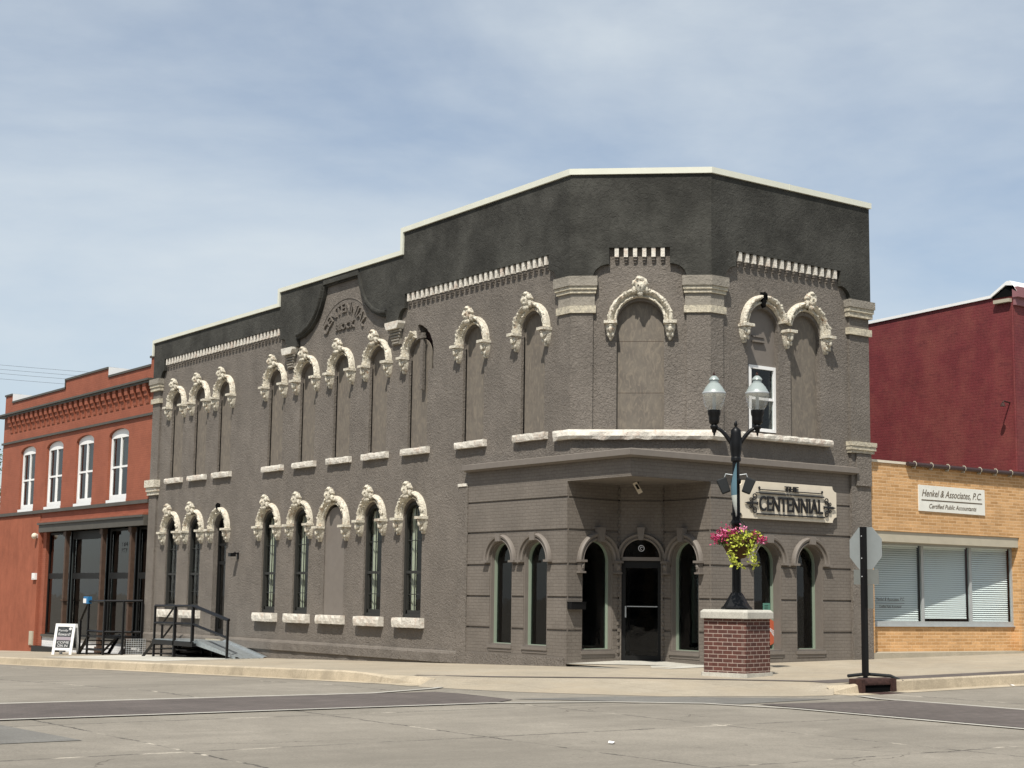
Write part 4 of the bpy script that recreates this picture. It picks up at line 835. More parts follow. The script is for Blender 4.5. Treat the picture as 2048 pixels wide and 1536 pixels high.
for sx, cu_ in ((1, 3.40), (-1, 5.80)):
    mb = MB()
    def sp(cx, cy, r, a0, turns, dirn, n=22): return [SF.P(cx + sx * (r * (1 - 0.75 * i / n)) * math.cos(a0 + dirn * turns * 2 * PI * i / n), cy + (r * (1 - 0.75 * i / n)) * math.sin(a0 + dirn * turns * 2 * PI * i / n), 0.13) for i in range(n + 1)]
    for sy in (1, -1):
        mb.tube(sp(cu_ + sx * 0.05, 3.535 + sy * 0.155, 0.075, -sy * PI * 0.6, 1.3, sy), 0.013, 6); mb.tube([SF.P(cu_ - sx * 0.01, 3.535 + sy * 0.02, 0.13), SF.P(cu_ + sx * 0.0, 3.535 + sy * 0.09, 0.13), SF.P(cu_ + sx * 0.02, 3.535 + sy * 0.14, 0.13)], 0.016, 6)
        mb.tube(sp(cu_ - sx * 0.06, 3.535 + sy * 0.075, 0.045, 0, 1.1, sy), 0.012, 6)
    mb.plate(SF, [[(cu_ - sx * 0.24, 3.535), (cu_ - sx * 0.13, 3.565), (cu_ + sx * 0.1, 3.55), (cu_ + sx * 0.15, 3.57), (cu_ + sx * 0.15, 3.50), (cu_ + sx * 0.1, 3.52), (cu_ - sx * 0.13, 3.505)]], 0.115, 0.145)
    mb.build('scroll', M['ink'], S)
mb = MB(); mb.box(SF, 3.2, 5.9, 3.5, 3.56, 0.0, 0.03); mb.build('fixing_rail', M['black'], S)

# mail box, wall lamp, entry lamp
t = thing('mailbox', W1.P(0.25, 1.2, 0.05), 'black metal letter box fixed beside the left arched entry window', 'mailbox'); mb = MB(); mb.box(W1, 0.03, 0.46, 1.17, 1.32, 0.001, 0.14); mb.build('box', M['black'], t); mb = MB(); mb.box(W1, 0.02, 0.47, 1.321, 1.335, 0.001, 0.155); mb.build('lid', M['black'], t)
t = thing('wall_light', LF.P(18.1, 2.55, 0), 'small black wall lamp right of the narrow arched side door', 'lamp'); mb = MB(); mb.box(LF, 17.98, 18.06, 2.42, 2.62, 0.001, 0.04); mb.tube([LF.P(18.02, 2.58, 0.03), LF.P(18.02, 2.62, 0.12), LF.P(18.02, 2.58, 0.20)], 0.02); mb.build('bracket', M['black'], t); mb = MB(); mb.box(LF, 17.94, 18.10, 2.50, 2.60, 0.12, 0.30); mb.build('lamp_head', M['black'], t)
t = thing('ceiling_light', (1.25, 1.25, 3.95), 'pale tilted floodlight under the entry soffit', 'lamp'); mb = MB(); mb.tube([(1.25, 1.25, 3.95), (1.25, 1.25, 3.85)], 0.03); mb.build('stem', M['black'], t)
mb = MB(); Fq = Fr((1.2, 1.2, 3.78), CF.u * 0.6 + Vector((0, 0, 0.0)), CF.n); mb.plate(Fq, [[(-0.10, 0.13), (-0.01, 0.17), (0.12, -0.05), (0.03, -0.10)]], -0.04, 0.04); mb.build('lamp_head', M['signcream'], t); mb = MB(); mb.plate(Fq, [[(-0.05, 0.10), (0.0, 0.12), (0.06, 0.02), (0.01, 0.0)]], 0.041, 0.046); mb.build('lens', M['inter'], t)
# poster and sticker in the first window right of the entrance
t = tag(MB().box(RF, 4.14, 4.36, 1.14, 1.36, -0.33, -0.326).build('window_poster', M['teal']), 'small pale green paper notice behind the glass above the brick planter', 'notice'); mb = MB()
for i in range(4): mb.box(RF, 4.19, 4.31 - 0.01 * i, 1.30 - i * 0.035, 1.31 - i * 0.035, -0.3255, -0.324)
mb.build('printed_lines', M['inter'], t)
mb = MB(); mb.plate(RF, [[(4.22 + 0.27 * math.cos(k * PI / 16), 0.72 + 0.29 * math.sin(k * PI / 16)) for k in range(32)]], -0.235, -0.23); t = tag(mb.build('window_sticker', M['orange']), 'round orange decal low on the window behind the brick planter', 'sticker')
mb = MB()
for i in range(4): mb.plate(RF, [[(4.16 + i * .05, 0.86 - i * 0.05), (4.40 + i * .01, 0.74 - i * 0.05), (4.40 + i * .01, 0.72 - i * 0.05), (4.16 + i * .05, 0.84 - i * 0.05)]], -0.2295, -0.228)
mb.build('white_stripes', M['chalk'], t)

# ------------------------------------------------------------------ orange brick building
OB = thing('brick_building', (0, 30, -0.8), 'orange painted two storey brick building with stepped parapet, corbels and dark storefront', 'building')
y0, y1 = 24.72, 39.98
ow = [(36.05, 37.75), (33.05, 34.80), (29.98, 31.70), (26.78, 28.55)]
mb = MB(); mb.plate(LF, [[(24.705, 4.0), (35.0, 4.0), (35.0, -1.3), (y1, -1.3), (y1, 9.35), (39.15, 9.35), (39.15, 9.02), (33.10, 9.02), (33.10, 9.34), (28.92, 9.34), (28.92, 9.02), (25.12, 9.02), (25.12, 9.30), (24.705, 9.30)]] + [arch(a, b, 4.60, 6.86, 0.24) for a, b in ow], -0.35, -0.002)
mb.build('wall', M['obrick'], OB)
mb = MB(); mb.box(LF, 35.04, y1 - 0.0, -1.3, 4.30, 0.0, 0.03); mb.build('ground_wall', M['ocoat'], OB)
mb = MB(); mb.wbox(0.36, 9, 39.6, 39.95, -1.3, 8.6); mb.wbox(0.36, 9, 24.72, 24.9, -1.3, 9.0); mb.wbox(8.8, 9, 24.95, 39.5, -1.3, 8.8); mb.build('rear_wall', M['obrick'], OB)
mb = MB(); mb.wbox(0.36, 8.75, 24.95, 39.55, 8.4, 8.5); mb.build('roof', M['ogrey'], OB)
mb = MB(); mb.wbox(0.36, 8.75, 24.95, 39.55, 4.0, 4.2); mb.wbox(0.9, 8.75, 24.95, 35, -0.28, -0.16); mb.wbox(3.6, 3.7, 24.95, 39.5, -0.15, 8.39); mb.build('floor_slab', M['interg'], OB)
for a, b, z in ((39.15, y1 + 0.03, 9.35), (33.10, 39.09, 9.02), (28.92, 33.10 + 0.06, 9.34), (25.12, 28.86, 9.02), (24.72, 25.18, 9.30)):
    mb = MB(); mb.box(LF, a, b, z + 0.002, z + 0.075, -0.37, 0.04); mb.build('coping', M['ogrey'], OB)
for u, z0, z1 in ((39.15, 9.02, 9.35), (28.92, 9.02, 9.34)):
    mb = MB(); mb.box(LF, u - 0.006, u + 0.18, z0 + 0.08, z1 + 0.07, -0.80, -0.005); mb.build('parapet_block', M['white'], OB)
mb = MB(); mb.box(LF, 33.10, 33.16, 9.02, 9.40, -0.3, 0.035); mb.build('coping', M['ogrey'], OB)
mb = MB(); mb.box(LF, 24.72, 40.12, 8.43, 8.50, 0.0, 0.20); mb.box(LF, 24.72, 40.16, 8.502, 8.57, 0.0, 0.27); mb.build('cornice', M['ogrey'], OB)
mb = MB(); mb.box(LF, 24.72, y1 + 0.03, 7.33, 7.41, 0.0, 0.07); mb.build('band_course', M['ogrey'], OB)
mb = MB(); mb.box(LF, 24.72, y1 + 0.02, 4.37, 4.49, 0.031, 0.10); mb.build('band_course', M['ogrey'], OB)
first = None
for i in range(27):
    if first is None:
        mb = MB(); u = 25.25; h = 0.135
        pr = [(7.75, 0.0), (7.78, 0.03), (8.0, 0.06), (8.02, 0.11), (8.16, 0.12), (8.18, 0.165), (8.43, 0.18), (8.43, 0.0)]
        vs = [LF.P(uu, z, d) for uu in (u - h, u + h) for z, d in pr]; k = 8
        mb.add(vs, [tuple(range(8)), tuple(range(15, 7, -1))] + [(j, (j + 1) % 8, 8 + (j + 1) % 8, 8 + j) for j in range(8)]); first = mb.build('corbel', M['obrick'], OB)
    else: cp(first, (0, 0.5275 * i, 0))
for i, (a, b) in enumerate(ow):
    c = (a + b) / 2
    mb = MB(); mb.plate(LF, [arch(a + 0.01, b - 0.01, 4.61, 6.86, 0.23), rect(a + 0.12, c - 0.045, 4.78, 6.78), rect(c + 0.045, b - 0.12, 4.78, 6.78)], -0.20, -0.10)
    w_ = mb.build('window', M['white'], OB)
    mb = MB(); mb.box(LF, a + 0.12, b - 0.12, 5.72, 5.79, -0.16, -0.11); mb.box(LF, a + 0.12, a + 0.18, 4.78, 5.71, -0.17, -0.13); mb.box(LF, b - 0.18, b - 0.12, 4.78, 5.71, -0.17, -0.13); mb.box(LF, c - 0.09, c - 0.045, 4.78, 5.71, -0.17, -0.13); mb.box(LF, c + 0.045, c + 0.09, 4.78, 5.71, -0.17, -0.13); mb.build('sash', M['white'], w_)
    mb = MB(); mb.box(LF, a + 0.1, b - 0.1, 4.7, 6.8, -0.155, -0.15); mb.build('pane', M['glassr'], w_)
    mb = MB(); mb.box(LF, a + 0.01, b - 0.01, 4.50, 4.60, -0.1, 0.025); mb.build('sill', M['white'], w_)
    mb = MB(); mb.box(LF, a + 0.15, c - 0.08 , 5.8, 6.78, -0.24, -0.22); mb.box(LF, a + 0.15, a + 0.35, 4.8, 5.7, -0.24, -0.22); mb.build('blind', M['beige'], w_) if i > 1 else None
# storefront
SFt = -0.22
mb = MB(); mb.box(LF, 24.72, 34.70, 3.62, 3.90, 0.0, 0.20); mb.box(LF, 24.72, 34.75, 3.901, 3.97, 0.0, 0.26); mb.build('header', M['ogrey'], OB)
mb = MB(); mb.box(LF, 24.72, 34.95, 3.972, 4.05, 0.0, 0.22); mb.build('header_cap', M['obrick'], OB)
mb = MB(); mb.box(LF, 34.62, 35.03, -1.0, 4.0, -0.35, -0.10); mb.build('side_pier', M['obrick'], OB)
for u in (32.20, 28.66, 26.10):
    mb = MB(); mb.box(LF, u - 0.075, u + 0.075, -0.75, 3.6, -0.10, 0.05); mb.box(LF, u - 0.13, u + 0.13, 1.05, 1.10, -0.1, 0.08); mb.box(LF, u - 0.13, u + 0.13, 3.42, 3.6, -0.1, 0.09); mb.box(LF, u - 0.14, u + 0.14, -0.75, -0.5, -0.1, 0.09)
    mb.build('column', M['brown'], OB)
for a, b, dd in ((28.76, 32.10, SFt), (32.31, 34.60, SFt), (26.21, 28.55, SFt), (24.74, 25.99, SFt)):
    mb = MB(); mb.plate(LF, [rect(a, b, -0.28, 3.6), rect(a + 0.08, b - 0.08, -0.16, 1.86), rect(a + 0.08, b - 0.08, 2.07, 3.52)], dd - 0.07, dd); f_ = mb.build('window', M['blackf'], OB)
    mb = MB(); mb.box(LF, a + 0.02, b - 0.02, -0.2, 3.55, dd - 0.04, dd - 0.035); mb.build('pane', M['glassr'], f_)
# recessed shop entrance between the columns: side panes, back wall with door
mb = MB(); mb.box(LF, 28.76, 32.10, -0.2, 3.6, -1.75, -1.70); mb.build('entry_back', M['interg'], OB)
mb = MB(); mb.plate(LF, [rect(30.1, 31.3, -0.15, 2.1), rect(30.22, 31.18, 0.1, 2.0)], -1.70, -1.64); f_ = mb.build('door', M['blackf'], OB); mb = MB(); mb.box(LF, 30.2, 31.2, 0.0, 2.05, -1.68, -1.675); mb.build('pane', M['glass'], f_)
mb = MB(); mb.box(LF, 28.76, 32.10, 1.88, 2.02, -1.0, -0.92); mb.box(LF, 28.78, 32.08, 3.3, 3.6, -1.0, -0.2); mb.build('transom_bar', M['blackf'], OB)
for u in (28.76, 32.06): mb = MB(); mb.box(LF, u, u + 0.04, -0.2, 3.3, -1.7, -0.2); mb.build('entry_side', M['interg'], OB)
mb = MB(); mb.box(LF, 31.2, 32.05, 0.0, 1.85, -1.02, -0.98); mb.box(LF, 29.3, 31.2, 0.0, 1.86, -1.06, -1.02); mb.build('grey_panel', mat('slate_panel', (0.045, 0.055, 0.06), 0.5, 0.3), OB)
mb = MB(); mb.box(LF, 28.76, 34.6, -1.0, -0.31, -0.30, -0.12); mb.box(LF, 24.74, 28.56, -1.0, -0.31, -0.30, -0.12); mb.build('bulkhead', M['white_brick'], OB)
mb = MB(); mb.box(LF, 24.74, 34.6, -0.305, -0.22, -0.32, -0.05); mb.build('bulkhead_sill', M['ogrey'], OB)
mb = MB(); mb.box(LF, 32.6, 34.95, -1.1, -0.66, -0.11, 0.16); mb.build('step', M['black'], OB)
# transom numerals on the glass, hanging items
v_, f_ = text('14', LF, 27.45, 27.12, 2.98, 3.12, SFt + 0.001, SFt + 0.004); mb = MB(); mb.add(v_, f_)
v_, f_ = text('77', LF, 27.50, 27.15, 2.76, 2.90, SFt + 0.001, SFt + 0.004); mb.add(v_, f_); mb.build('pane_numerals', M['ink'], OB)
t = thing('wall_light', LF.P(35.25, 3.5, 0.1), 'round cream wall lamp on the orange wall beside the storefront header', 'lamp'); mb = MB(); mb.ball(LF, 35.27, 3.5, 0.14, 0.12, 0.12, 0.12); mb.build('globe', M['signcream'], t, True); mb = MB(); mb.box(LF, 35.2, 35.34, 3.42, 3.58, 0.031, 0.07); mb.build('mount', M['white'], t)
t = thing('junction_box', LF.P(35.2, 1.95, 0.05), 'small white square box on the orange wall under the round lamp', 'box'); mb = MB(); mb.box(LF, 35.08, 35.42, 1.83, 2.08, 0.031, 0.12); mb.build('case', M['white'], t); mb = MB(); mb.box(LF, 35.13, 35.37, 1.87, 2.04, 0.121, 0.13); mb.build('cover', M['white'], t)
t = thing('meter_panel', LF.P(35.3, -0.4, 0.05), 'tall narrow beige utility panel low on the orange wall', 'utility panel'); mb = MB(); mb.box(LF, 35.12, 35.50, -0.66, -0.13, 0.031, 0.08); mb.build('case', M['greysign'] if False else M['beige'], t); mb = MB(); mb.box(LF, 35.16, 35.46, -0.62, -0.17, 0.081, 0.09); mb.build('cover', M['beige'], t)

# ------------------------------------------------------------------ yellow brick office
YB = thing('office_building', (10, 0, 0.2), 'low yellow brick office with a wide angled shop window under a beige header', 'building')
mb = MB(); mb.plate(RF, [[(7.362, 0.24), (7.46, 0.24), (7.46, 3.09), (12.98, 3.09), (12.98, 0.24), (14.6, 0.24), (14.6, 4.70), (7.362, 4.70)]], -0.28, 0.0); mb.build('wall', M['ybrick'], YB)
mb = MB(); mb.box(RF, 7.362, 14.6, 4.702, 4.76, -0.3, 0.03); mb.build('coping', M['signcream'], YB)
mb = MB(); mb.box(RF, 7.362, 14.6, -0.2, 0.238, -0.3, 0.0); mb.build('plinth', M['plinth'], YB)
mb = MB(); mb.wbox(7.37, 14.4, 0.30, 18, 4.4, 4.55); mb.build('roof', M['ogrey'], YB)
mb = MB(); mb.wbox(7.37, 14.4, 0.28, 18, 0.0, 0.12); mb.wbox(7.5, 14.3, 4.0, 4.1, 0.13, 4.3); mb.build('floor_slab', M['inter'], YB)
mb = MB(); mb.box(RF, 7.47, 12.97, 2.84, 3.088, -0.95, -0.03); mb.build('header', M['beige'], YB)
YF = fr2((7.46, 0.80), (13.02, 0.235)); LY = math.dist((7.46, 0.80), (13.02, 0.235))
mb = MB(); mb.box(YF, 0, LY, 0.10, 0.83, -0.22, 0.0); mb.build('base_wall', M['ybrick'], YB)
mb = MB(); mb.box(YF, 0, LY, 0.05, 0.239, 0.001, 0.10); mb.add([(7.46, 0.0, 0.236), (12.98, 0, 0.236), (12.98, 0.4, 0.236), (7.46, 0.9, 0.236)], [(0, 1, 2, 3)]); mb.build('plinth', M['plinth'], YB)
mul = [0.72, 2.42, 4.06, LY - 0.05]
hol = [rect(0.75, 2.38, 0.96, 2.80), rect(2.46, 4.02, 0.96, 2.80), rect(4.10, LY - 0.09, 0.96, 2.80)]
mb = MB(); mb.plate(YF, [rect(0.66, LY, 0.835, 2.838)] + hol, -0.06, 0.0); wf = mb.build('window', M['alu'], YB)
mb = MB(); mb.box(YF, 0.70, LY - 0.05, 0.9, 2.82, -0.035, -0.03); mb.build('pane', M['glassc'], wf)
mb = MB(); mb.box(YF, 0.62, LY, 0.832, 0.86, 0.0, 0.05); mb.build('sill', M['alu'], wf)
mb = MB(); mb.box(YF, 0.0, 0.655, 0.835, 2.838, -0.1, -0.01); mb.build('side_panel', M['beige'], YB)
v_, f_ = text('Henkel & Associates, P.C.', YF, 0.90, 1.82, 1.44, 1.53, -0.029, -0.027, shear=0.3); mb = MB(); mb.add(v_, f_)
v_, f_ = text('Certified Public Accountants', YF, 1.0, 1.72, 1.28, 1.345, -0.029, -0.027, shear=0.3); mb.add(v_, f_); mb.box(YF, 0.90, 1.82, 1.385, 1.40, -0.029, -0.027); mb.build('window_lettering', M['ogrey'], wf)
for i, (a, b, zb) in enumerate(((0.76, 2.37, 0.98), (2.47, 4.01, 1.06), (4.11, LY - 0.10, 0.97))):
    t = thing('window_blind', YF.P((a + b) / 2, 2.7, -0.12), ('white slatted blind behind the lettered pane of the office window', 'white slatted blind raised a little above the sill in the middle pane', 'white slatted blind in the office pane farthest from the lettering')[i], 'blind', 'slatted blinds in the office window')
    mb = MB(); n = 34; z1 = 2.76
    for k in range(n):
        z = zb + (z1 - zb) * k / n; q = 0.022
        vs = [YF.P(a + 0.02, z, -0.10), YF.P(b - 0.02, z, -0.10), YF.P(b - 0.02, z + 0.046, -0.137), YF.P(a + 0.02, z + 0.046, -0.137)]
        mb.add(vs, [(0, 1, 2, 3)])
    mb.build('slats', M['blind'], t)
    mb = MB(); mb.box(YF, a + 0.01, b - 0.01, z1, z1 + 0.04, -0.14, -0.09); mb.build('head_rail', M['blind'], t); mb = MB(); mb.box(YF, a + 0.02, b - 0.02, zb - 0.03, zb - 0.012, -0.13, -0.10); mb.build('bottom_rail', M['blind'], t)
# brown gutter pipe with straps on the parapet
t = thing('gutter_pipe', (11, -0.08, 4.7), 'dark brown pipe strapped along the top of the yellow brick parapet', 'pipe'); mb = MB(); mb.tube([(8.62, -0.085, 4.72), (14.6, -0.085, 4.72)], 0.055, 12); mb.build('pipe', M['gutter'], t, True)
fst_ = 0; first = None
for i in range(9):
    if first is None: mb = MB(); mb.tube([(8.88 + 0.065 * 0, -0.085 + 0.06 * math.cos(a / 6 * PI), 4.72 + 0.062 * math.sin(a / 6 * PI)) for a in range(13)], 0.009, 5); mb.box(RF, 8.865, 8.895, 4.62, 4.66, 0.0, 0.10); mb.wbox(8.86, 8.9, -0.10, -0.06, 4.775, 4.80); first = mb.build('strap', M['beige'], t)
    else: cp(first, (0.62 * i, 0, 0))
t = thing('office_sign', (10.3, -0.02, 3.9), 'white rectangular board with brown script lettering on yellow brick', 'sign')
mb = MB(); mb.plate(RF, [[(9.08, 3.615), (11.59, 3.60), (11.59, 4.235), (9.08, 4.245)]], 0.002, 0.03); mb.build('board', M['signwhite'], t)
v_, f_ = text('Henkel & Associates, P.C.', RF, 9.19, 11.45, 3.945, 4.14, 0.031, 0.035, shear=0.35); mb = MB(); mb.add(v_, f_); mb.build('lettering', M['inkbrown'], t)
v_, f_ = text('Certified Public Accountants', RF, 9.45, 11.25, 3.69, 3.80, 0.031, 0.035, shear=0.35); mb = MB(); mb.add(v_, f_); mb.box(RF, 9.17, 11.48, 3.87, 3.895, 0.031, 0.035); mb.build('lettering', M['inkbrown'], t)
# ------------------------------------------------------------------ deep red building beyond
RB = thing('red_building', (13.2, 6, 0), 'tall deep red painted brick building whose blank side wall rises above the office roof', 'building')
mb = MB(); RX = Fr((13.1, 0, 0), (0, 1, 0), (-1, 0, 0)); mb.plate(RX, [[(0.06, 4.0), (22, 4.0), (22, 8.85), (5, 9.28), (0.9, 9.42), (0.06, 9.42)]], -0.3, 0.0); mb.build('side_wall', M['rbrick'], RB)
mb = MB(); mb.box(RF, 13.103, 22, 4.8, 9.5, -0.35, -0.055); mb.build('front_wall', M['rbrick'], RB)
mb = MB(); mb.wbox(13.42, 22, 0.37, 22, 8.6, 8.75); mb.build('roof', M['ogrey'], RB)
mb = MB(); mb.wbox(13.4, 22, 21.7, 22, 4.0, 8.8); mb.wbox(21.7, 22, 0.4, 21.6, 0, 8.8); mb.build('rear_wall', M['rbrick'], RB)
mb = MB(); mb.plate(RX, [[(0.7, 9.425), (5, 9.285), (22, 8.855), (22, 8.93), (5, 9.36), (0.7, 9.50)]], -0.33, 0.05); mb.build('coping', M['white'], RB)
mb = MB(); mb.plate(RX, [[(-0.10, 9.50), (0.10, 9.80), (0.22, 9.80), (0.72, 9.51), (0.72, 9.43), (0.25, 9.70), (0.0, 9.66)]], -2.0, 0.06); mb.build('cornice_cap', M['white'], RB)
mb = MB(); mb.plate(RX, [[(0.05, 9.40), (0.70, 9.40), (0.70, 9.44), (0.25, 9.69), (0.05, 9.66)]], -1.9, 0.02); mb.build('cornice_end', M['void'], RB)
mb = MB(); mb.box(RF, 13.05, 22, 9.35, 9.62, -0.05, 0.12); mb.box(RF, 13.08, 22, 9.15, 9.349, -0.05, 0.02); mb.build('cornice', mat('mauve_cornice', (0.26, 0.12, 0.13), 0.7, 0.3), RB)
mb = MB(); mb.box(RX, 0.1, 0.60, 9.24, 9.33, 0.0, 0.12); mb.build('cornice_bracket', M['beige'], RB)
mb = MB(); mb.box(RX, 20.5, 22, 9.0, 9.5, -0.3, 0.06); mb.build('coping', M['white'], RB)
mb = MB(); mb.tube([(13.06, 0.07, z) for z in (4.8, 9.2)], 0.03, 6); mb.build('corner_bead', M['rbrick'], RB)
t = thing('gooseneck_lamp', (13.05, 0.4, 6.6), 'small dark gooseneck lamp on the deep red side wall', 'lamp'); mb = MB(); mb.tube([(13.1, 0.25, 6.6), (12.85, 0.25, 6.62), (12.80, 0.25, 6.58)], 0.02); mb.build('arm', M['rust'], t); mb = MB(); mb.lathe((12.80, 0.25, 6.48), [(0.07, 0), (0.05, 0.06), (0.025, 0.1)], 12); mb.build('shade', M['rust'], t)

# ------------------------------------------------------------------ brick pier with street lamp
PX, PY = 0.35, -2.75
TA = math.radians(14)
def octo(w, c, rot=TA):
    h = w / 2; pts = [(-h, -h + c), (-h + c, -h), (h - c, -h), (h, -h + c), (h, h - c), (h - c, h), (-h + c, h), (-h, h - c)]
    return [(PX + x * math.cos(rot) - y * math.sin(rot), PY + x * math.sin(rot) + y * math.cos(rot)) for x, y in pts]
T_ = thing('brick_planter', (PX, PY, -0.07), 'red brown brick pier with pale cap stone carrying the street lamp', 'pier')
mb = MB(); mb.prism(octo(1.02, 0.04), -0.15, 0.045); mb.build('footing', M['newc'], T_)
me_o = MB(); P_ = octo(0.94, 0.03); me_o.prism(P_, 0.046, 1.06); o_ = me_o.build('shaft', M['pedbrick'], T_)
me = o_.data; uvl = me.uv_layers.new(name='UV'); per = 0
cumul = {}
acc = 0
off = Vector((PX, PY, -0.07))
for i in range(8): cumul[i] = acc; acc += math.dist(P_[i], P_[(i + 1) % 8])
for pl in me.polygons:
    for li in pl.loop_indices:
        co = me.vertices[me.loops[li].vertex_index].co + off
        if abs(pl.normal.z) > 0.9: uvl.data[li].uv = (co.x, co.y); continue
        cxy = pl.center + off; best = min(range(8), key=lambda i: (Vector(((P_[i][0] + P_[(i + 1) % 8][0]) / 2, (P_[i][1] + P_[(i + 1) % 8][1]) / 2)) - cxy.xy).length)
        uvl.data[li].uv = (cumul[best] + math.dist(P_[best], (co.x, co.y)), co.z)
mb = MB(); q = octo(1.07, 0.06); q2 = octo(1.0, 0.08)
n = 8; vs = [(x, y, 1.062) for x, y in q] + [(x, y, 1.19) for x, y in q] + [(x, y, 1.235) for x, y in q2]
mb.add(vs, [tuple(range(8)), tuple(range(23, 15, -1))] + [(r * 8 + i, r * 8 + (i + 1) % 8, (r + 1) * 8 + (i + 1) % 8, (r + 1) * 8 + i) for r in range(2) for i in range(8)]); o_ = mb.build('cap_stone', M['newc'], T_)
bv = o_.modifiers.new('bevel', 'BEVEL'); bv.width = 0.012; bv.segments = 2
L_ = thing('street_lamp', (PX, PY, 1.23), 'black twin headed street lamp with acorn globes on the brick pier', 'street lamp')
P0 = Vector((PX, PY, 0))
mb = MB(); mb.lathe(P0, [(0.30, 1.236), (0.30, 1.27), (0.26, 1.30), (0.22, 1.36), (0.17, 1.45), (0.13, 1.52), (0.10, 1.56)], 8); mb.build('base', M['black'], L_)
mb = MB(); mb.lathe(P0, [(0.088, 1.55), (0.085, 2.4), (0.078, 3.1), (0.07, 4.1)], 16); mb.lathe(P0, [(0.10, 3.05), (0.10, 3.1)], 16); mb.build('pole', M['black'], L_, True)
mb = MB(); mb.lathe(P0, [(0.07, 4.10), (0.10, 4.12), (0.09, 4.2), (0.115, 4.35), (0.12, 4.5), (0.10, 4.66), (0.10, 4.72), (0.05, 4.77), (0.02, 4.79), (0.035, 4.82), (0.03, 4.87), (0.005, 4.92)], 16); mb.build('hub', M['black'], L_, True)
TV = CF.u
first = None
for sx in (-1, 1):
    c_ = P0 + TV * (0.42 * sx)
    mb = MB(); pts = []
    for i in range(11):
        t = i / 10; r = 0.05 + 0.35 * t; pts.append(P0 + TV * (sx * (0.06 + 0.34 * t)) + Vector((0, 0, 4.42 + 0.34 * math.sin(t * PI / 2))))
    mb.tube(pts, [0.045 - 0.012 * i / 10 for i in range(11)], 8); mb.build('arm', M['black'], L_, True)
    if first is None:
        mb = MB(); mb.lathe(c_, [(0.003, 4.60), (0.02, 4.63), (0.02, 4.66), (0.045, 4.69), (0.05, 4.74), (0.075, 4.76), (0.08, 4.80), (0.06, 4.83), (0.098, 4.86), (0.108, 4.93), (0.108, 4.99), (0.125, 5.03), (0.13, 5.115)], 20); lum = mb.build('lamp_head', M['black'], L_, True)
        mb = MB(); mb.lathe(c_, [(0.120, 5.116), (0.165, 5.165), (0.203, 5.24), (0.226, 5.33), (0.233, 5.40), (0.233, 5.43)], 28); mb.build('globe', M['globe'], lum, True)
        mb = MB(); mb.lathe(c_, [(0.232, 5.431), (0.236, 5.44), (0.236, 5.465), (0.225, 5.475)], 28); mb.build('band', M['alu'], lum, True)
        mb = MB(); mb.lathe(c_, [(0.218, 5.476), (0.195, 5.53), (0.185, 5.535), (0.165, 5.58), (0.155, 5.585), (0.115, 5.64), (0.09, 5.655), (0.088, 5.70), (0.105, 5.715), (0.09, 5.75), (0.05, 5.79), (0.03, 5.80)], 28); mb.build('cap', M['galvcap'], lum, True)
        mb = MB(); mb.lathe(c_, [(0.02, 5.80), (0.03, 5.82), (0.018, 5.85), (0.008, 5.87)], 10); mb.build('finial', M['rust'], lum, True)
        mb = MB(); mb.lathe(c_, [(0.03, 5.12), (0.035, 5.2), (0.03, 5.42)], 10); mb.build('lamp_tube', M['alu'], lum, True)
        first = (lum, c_)
    else: cp(first[0], c_ - first[1], L_)
mb = MB()
for z in (2.9, 3.72, 4.15): mb.lathe(P0, [(0.085, z - 0.05), (0.098, z - 0.03), (0.098, z + 0.03), (0.085, z + 0.05)], 14)
mb.build('collar', M['black'], L_, True)
# banner seen edge on, loudspeakers, flower basket
BN = (F_ * 1.0); BN.z = 0; BN.normalize(); bd = -BN
t = thing('banner', P0 + Vector((0, 0, 3.8)), 'narrow blue and white banner curled edge-on against the lamp pole', 'banner'); mb = MB()
vs = []; n = 18
for i in range(n + 1):
    z = 3.02 + 1.02 * i / n; b_ = math.sin(PI * i / n)
    for k in range(5):
        s_ = k / 4; p = P0 + bd * (0.09 + 0.5 * s_) - TV * (0.02 + 0.10 * b_ * math.sin(PI * s_) + 0.05 * s_); vs.append((p.x, p.y, z))
fs = [(i * 5 + k, i * 5 + k + 1, (i + 1) * 5 + k + 1, (i + 1) * 5 + k) for i in range(n) for k in range(4)]
mb.add(vs, fs); mb.mi = [1 if (i // 4) < 7 else 0 for i in range(len(fs))]; mb.build('cloth', [M['teargrey'], M['bannerw']], t, True, PI)
mb = MB(); mb.tube([P0 + Vector((0, 0, 3.03)), P0 + bd * 0.58 - TV * 0.06 + Vector((0, 0, 3.03))], 0.012); mb.tube([P0 + Vector((0, 0, 4.04)), P0 + bd * 0.58 - TV * 0.06 + Vector((0, 0, 4.04))], 0.012); mb.build('rod', M['black'], t)
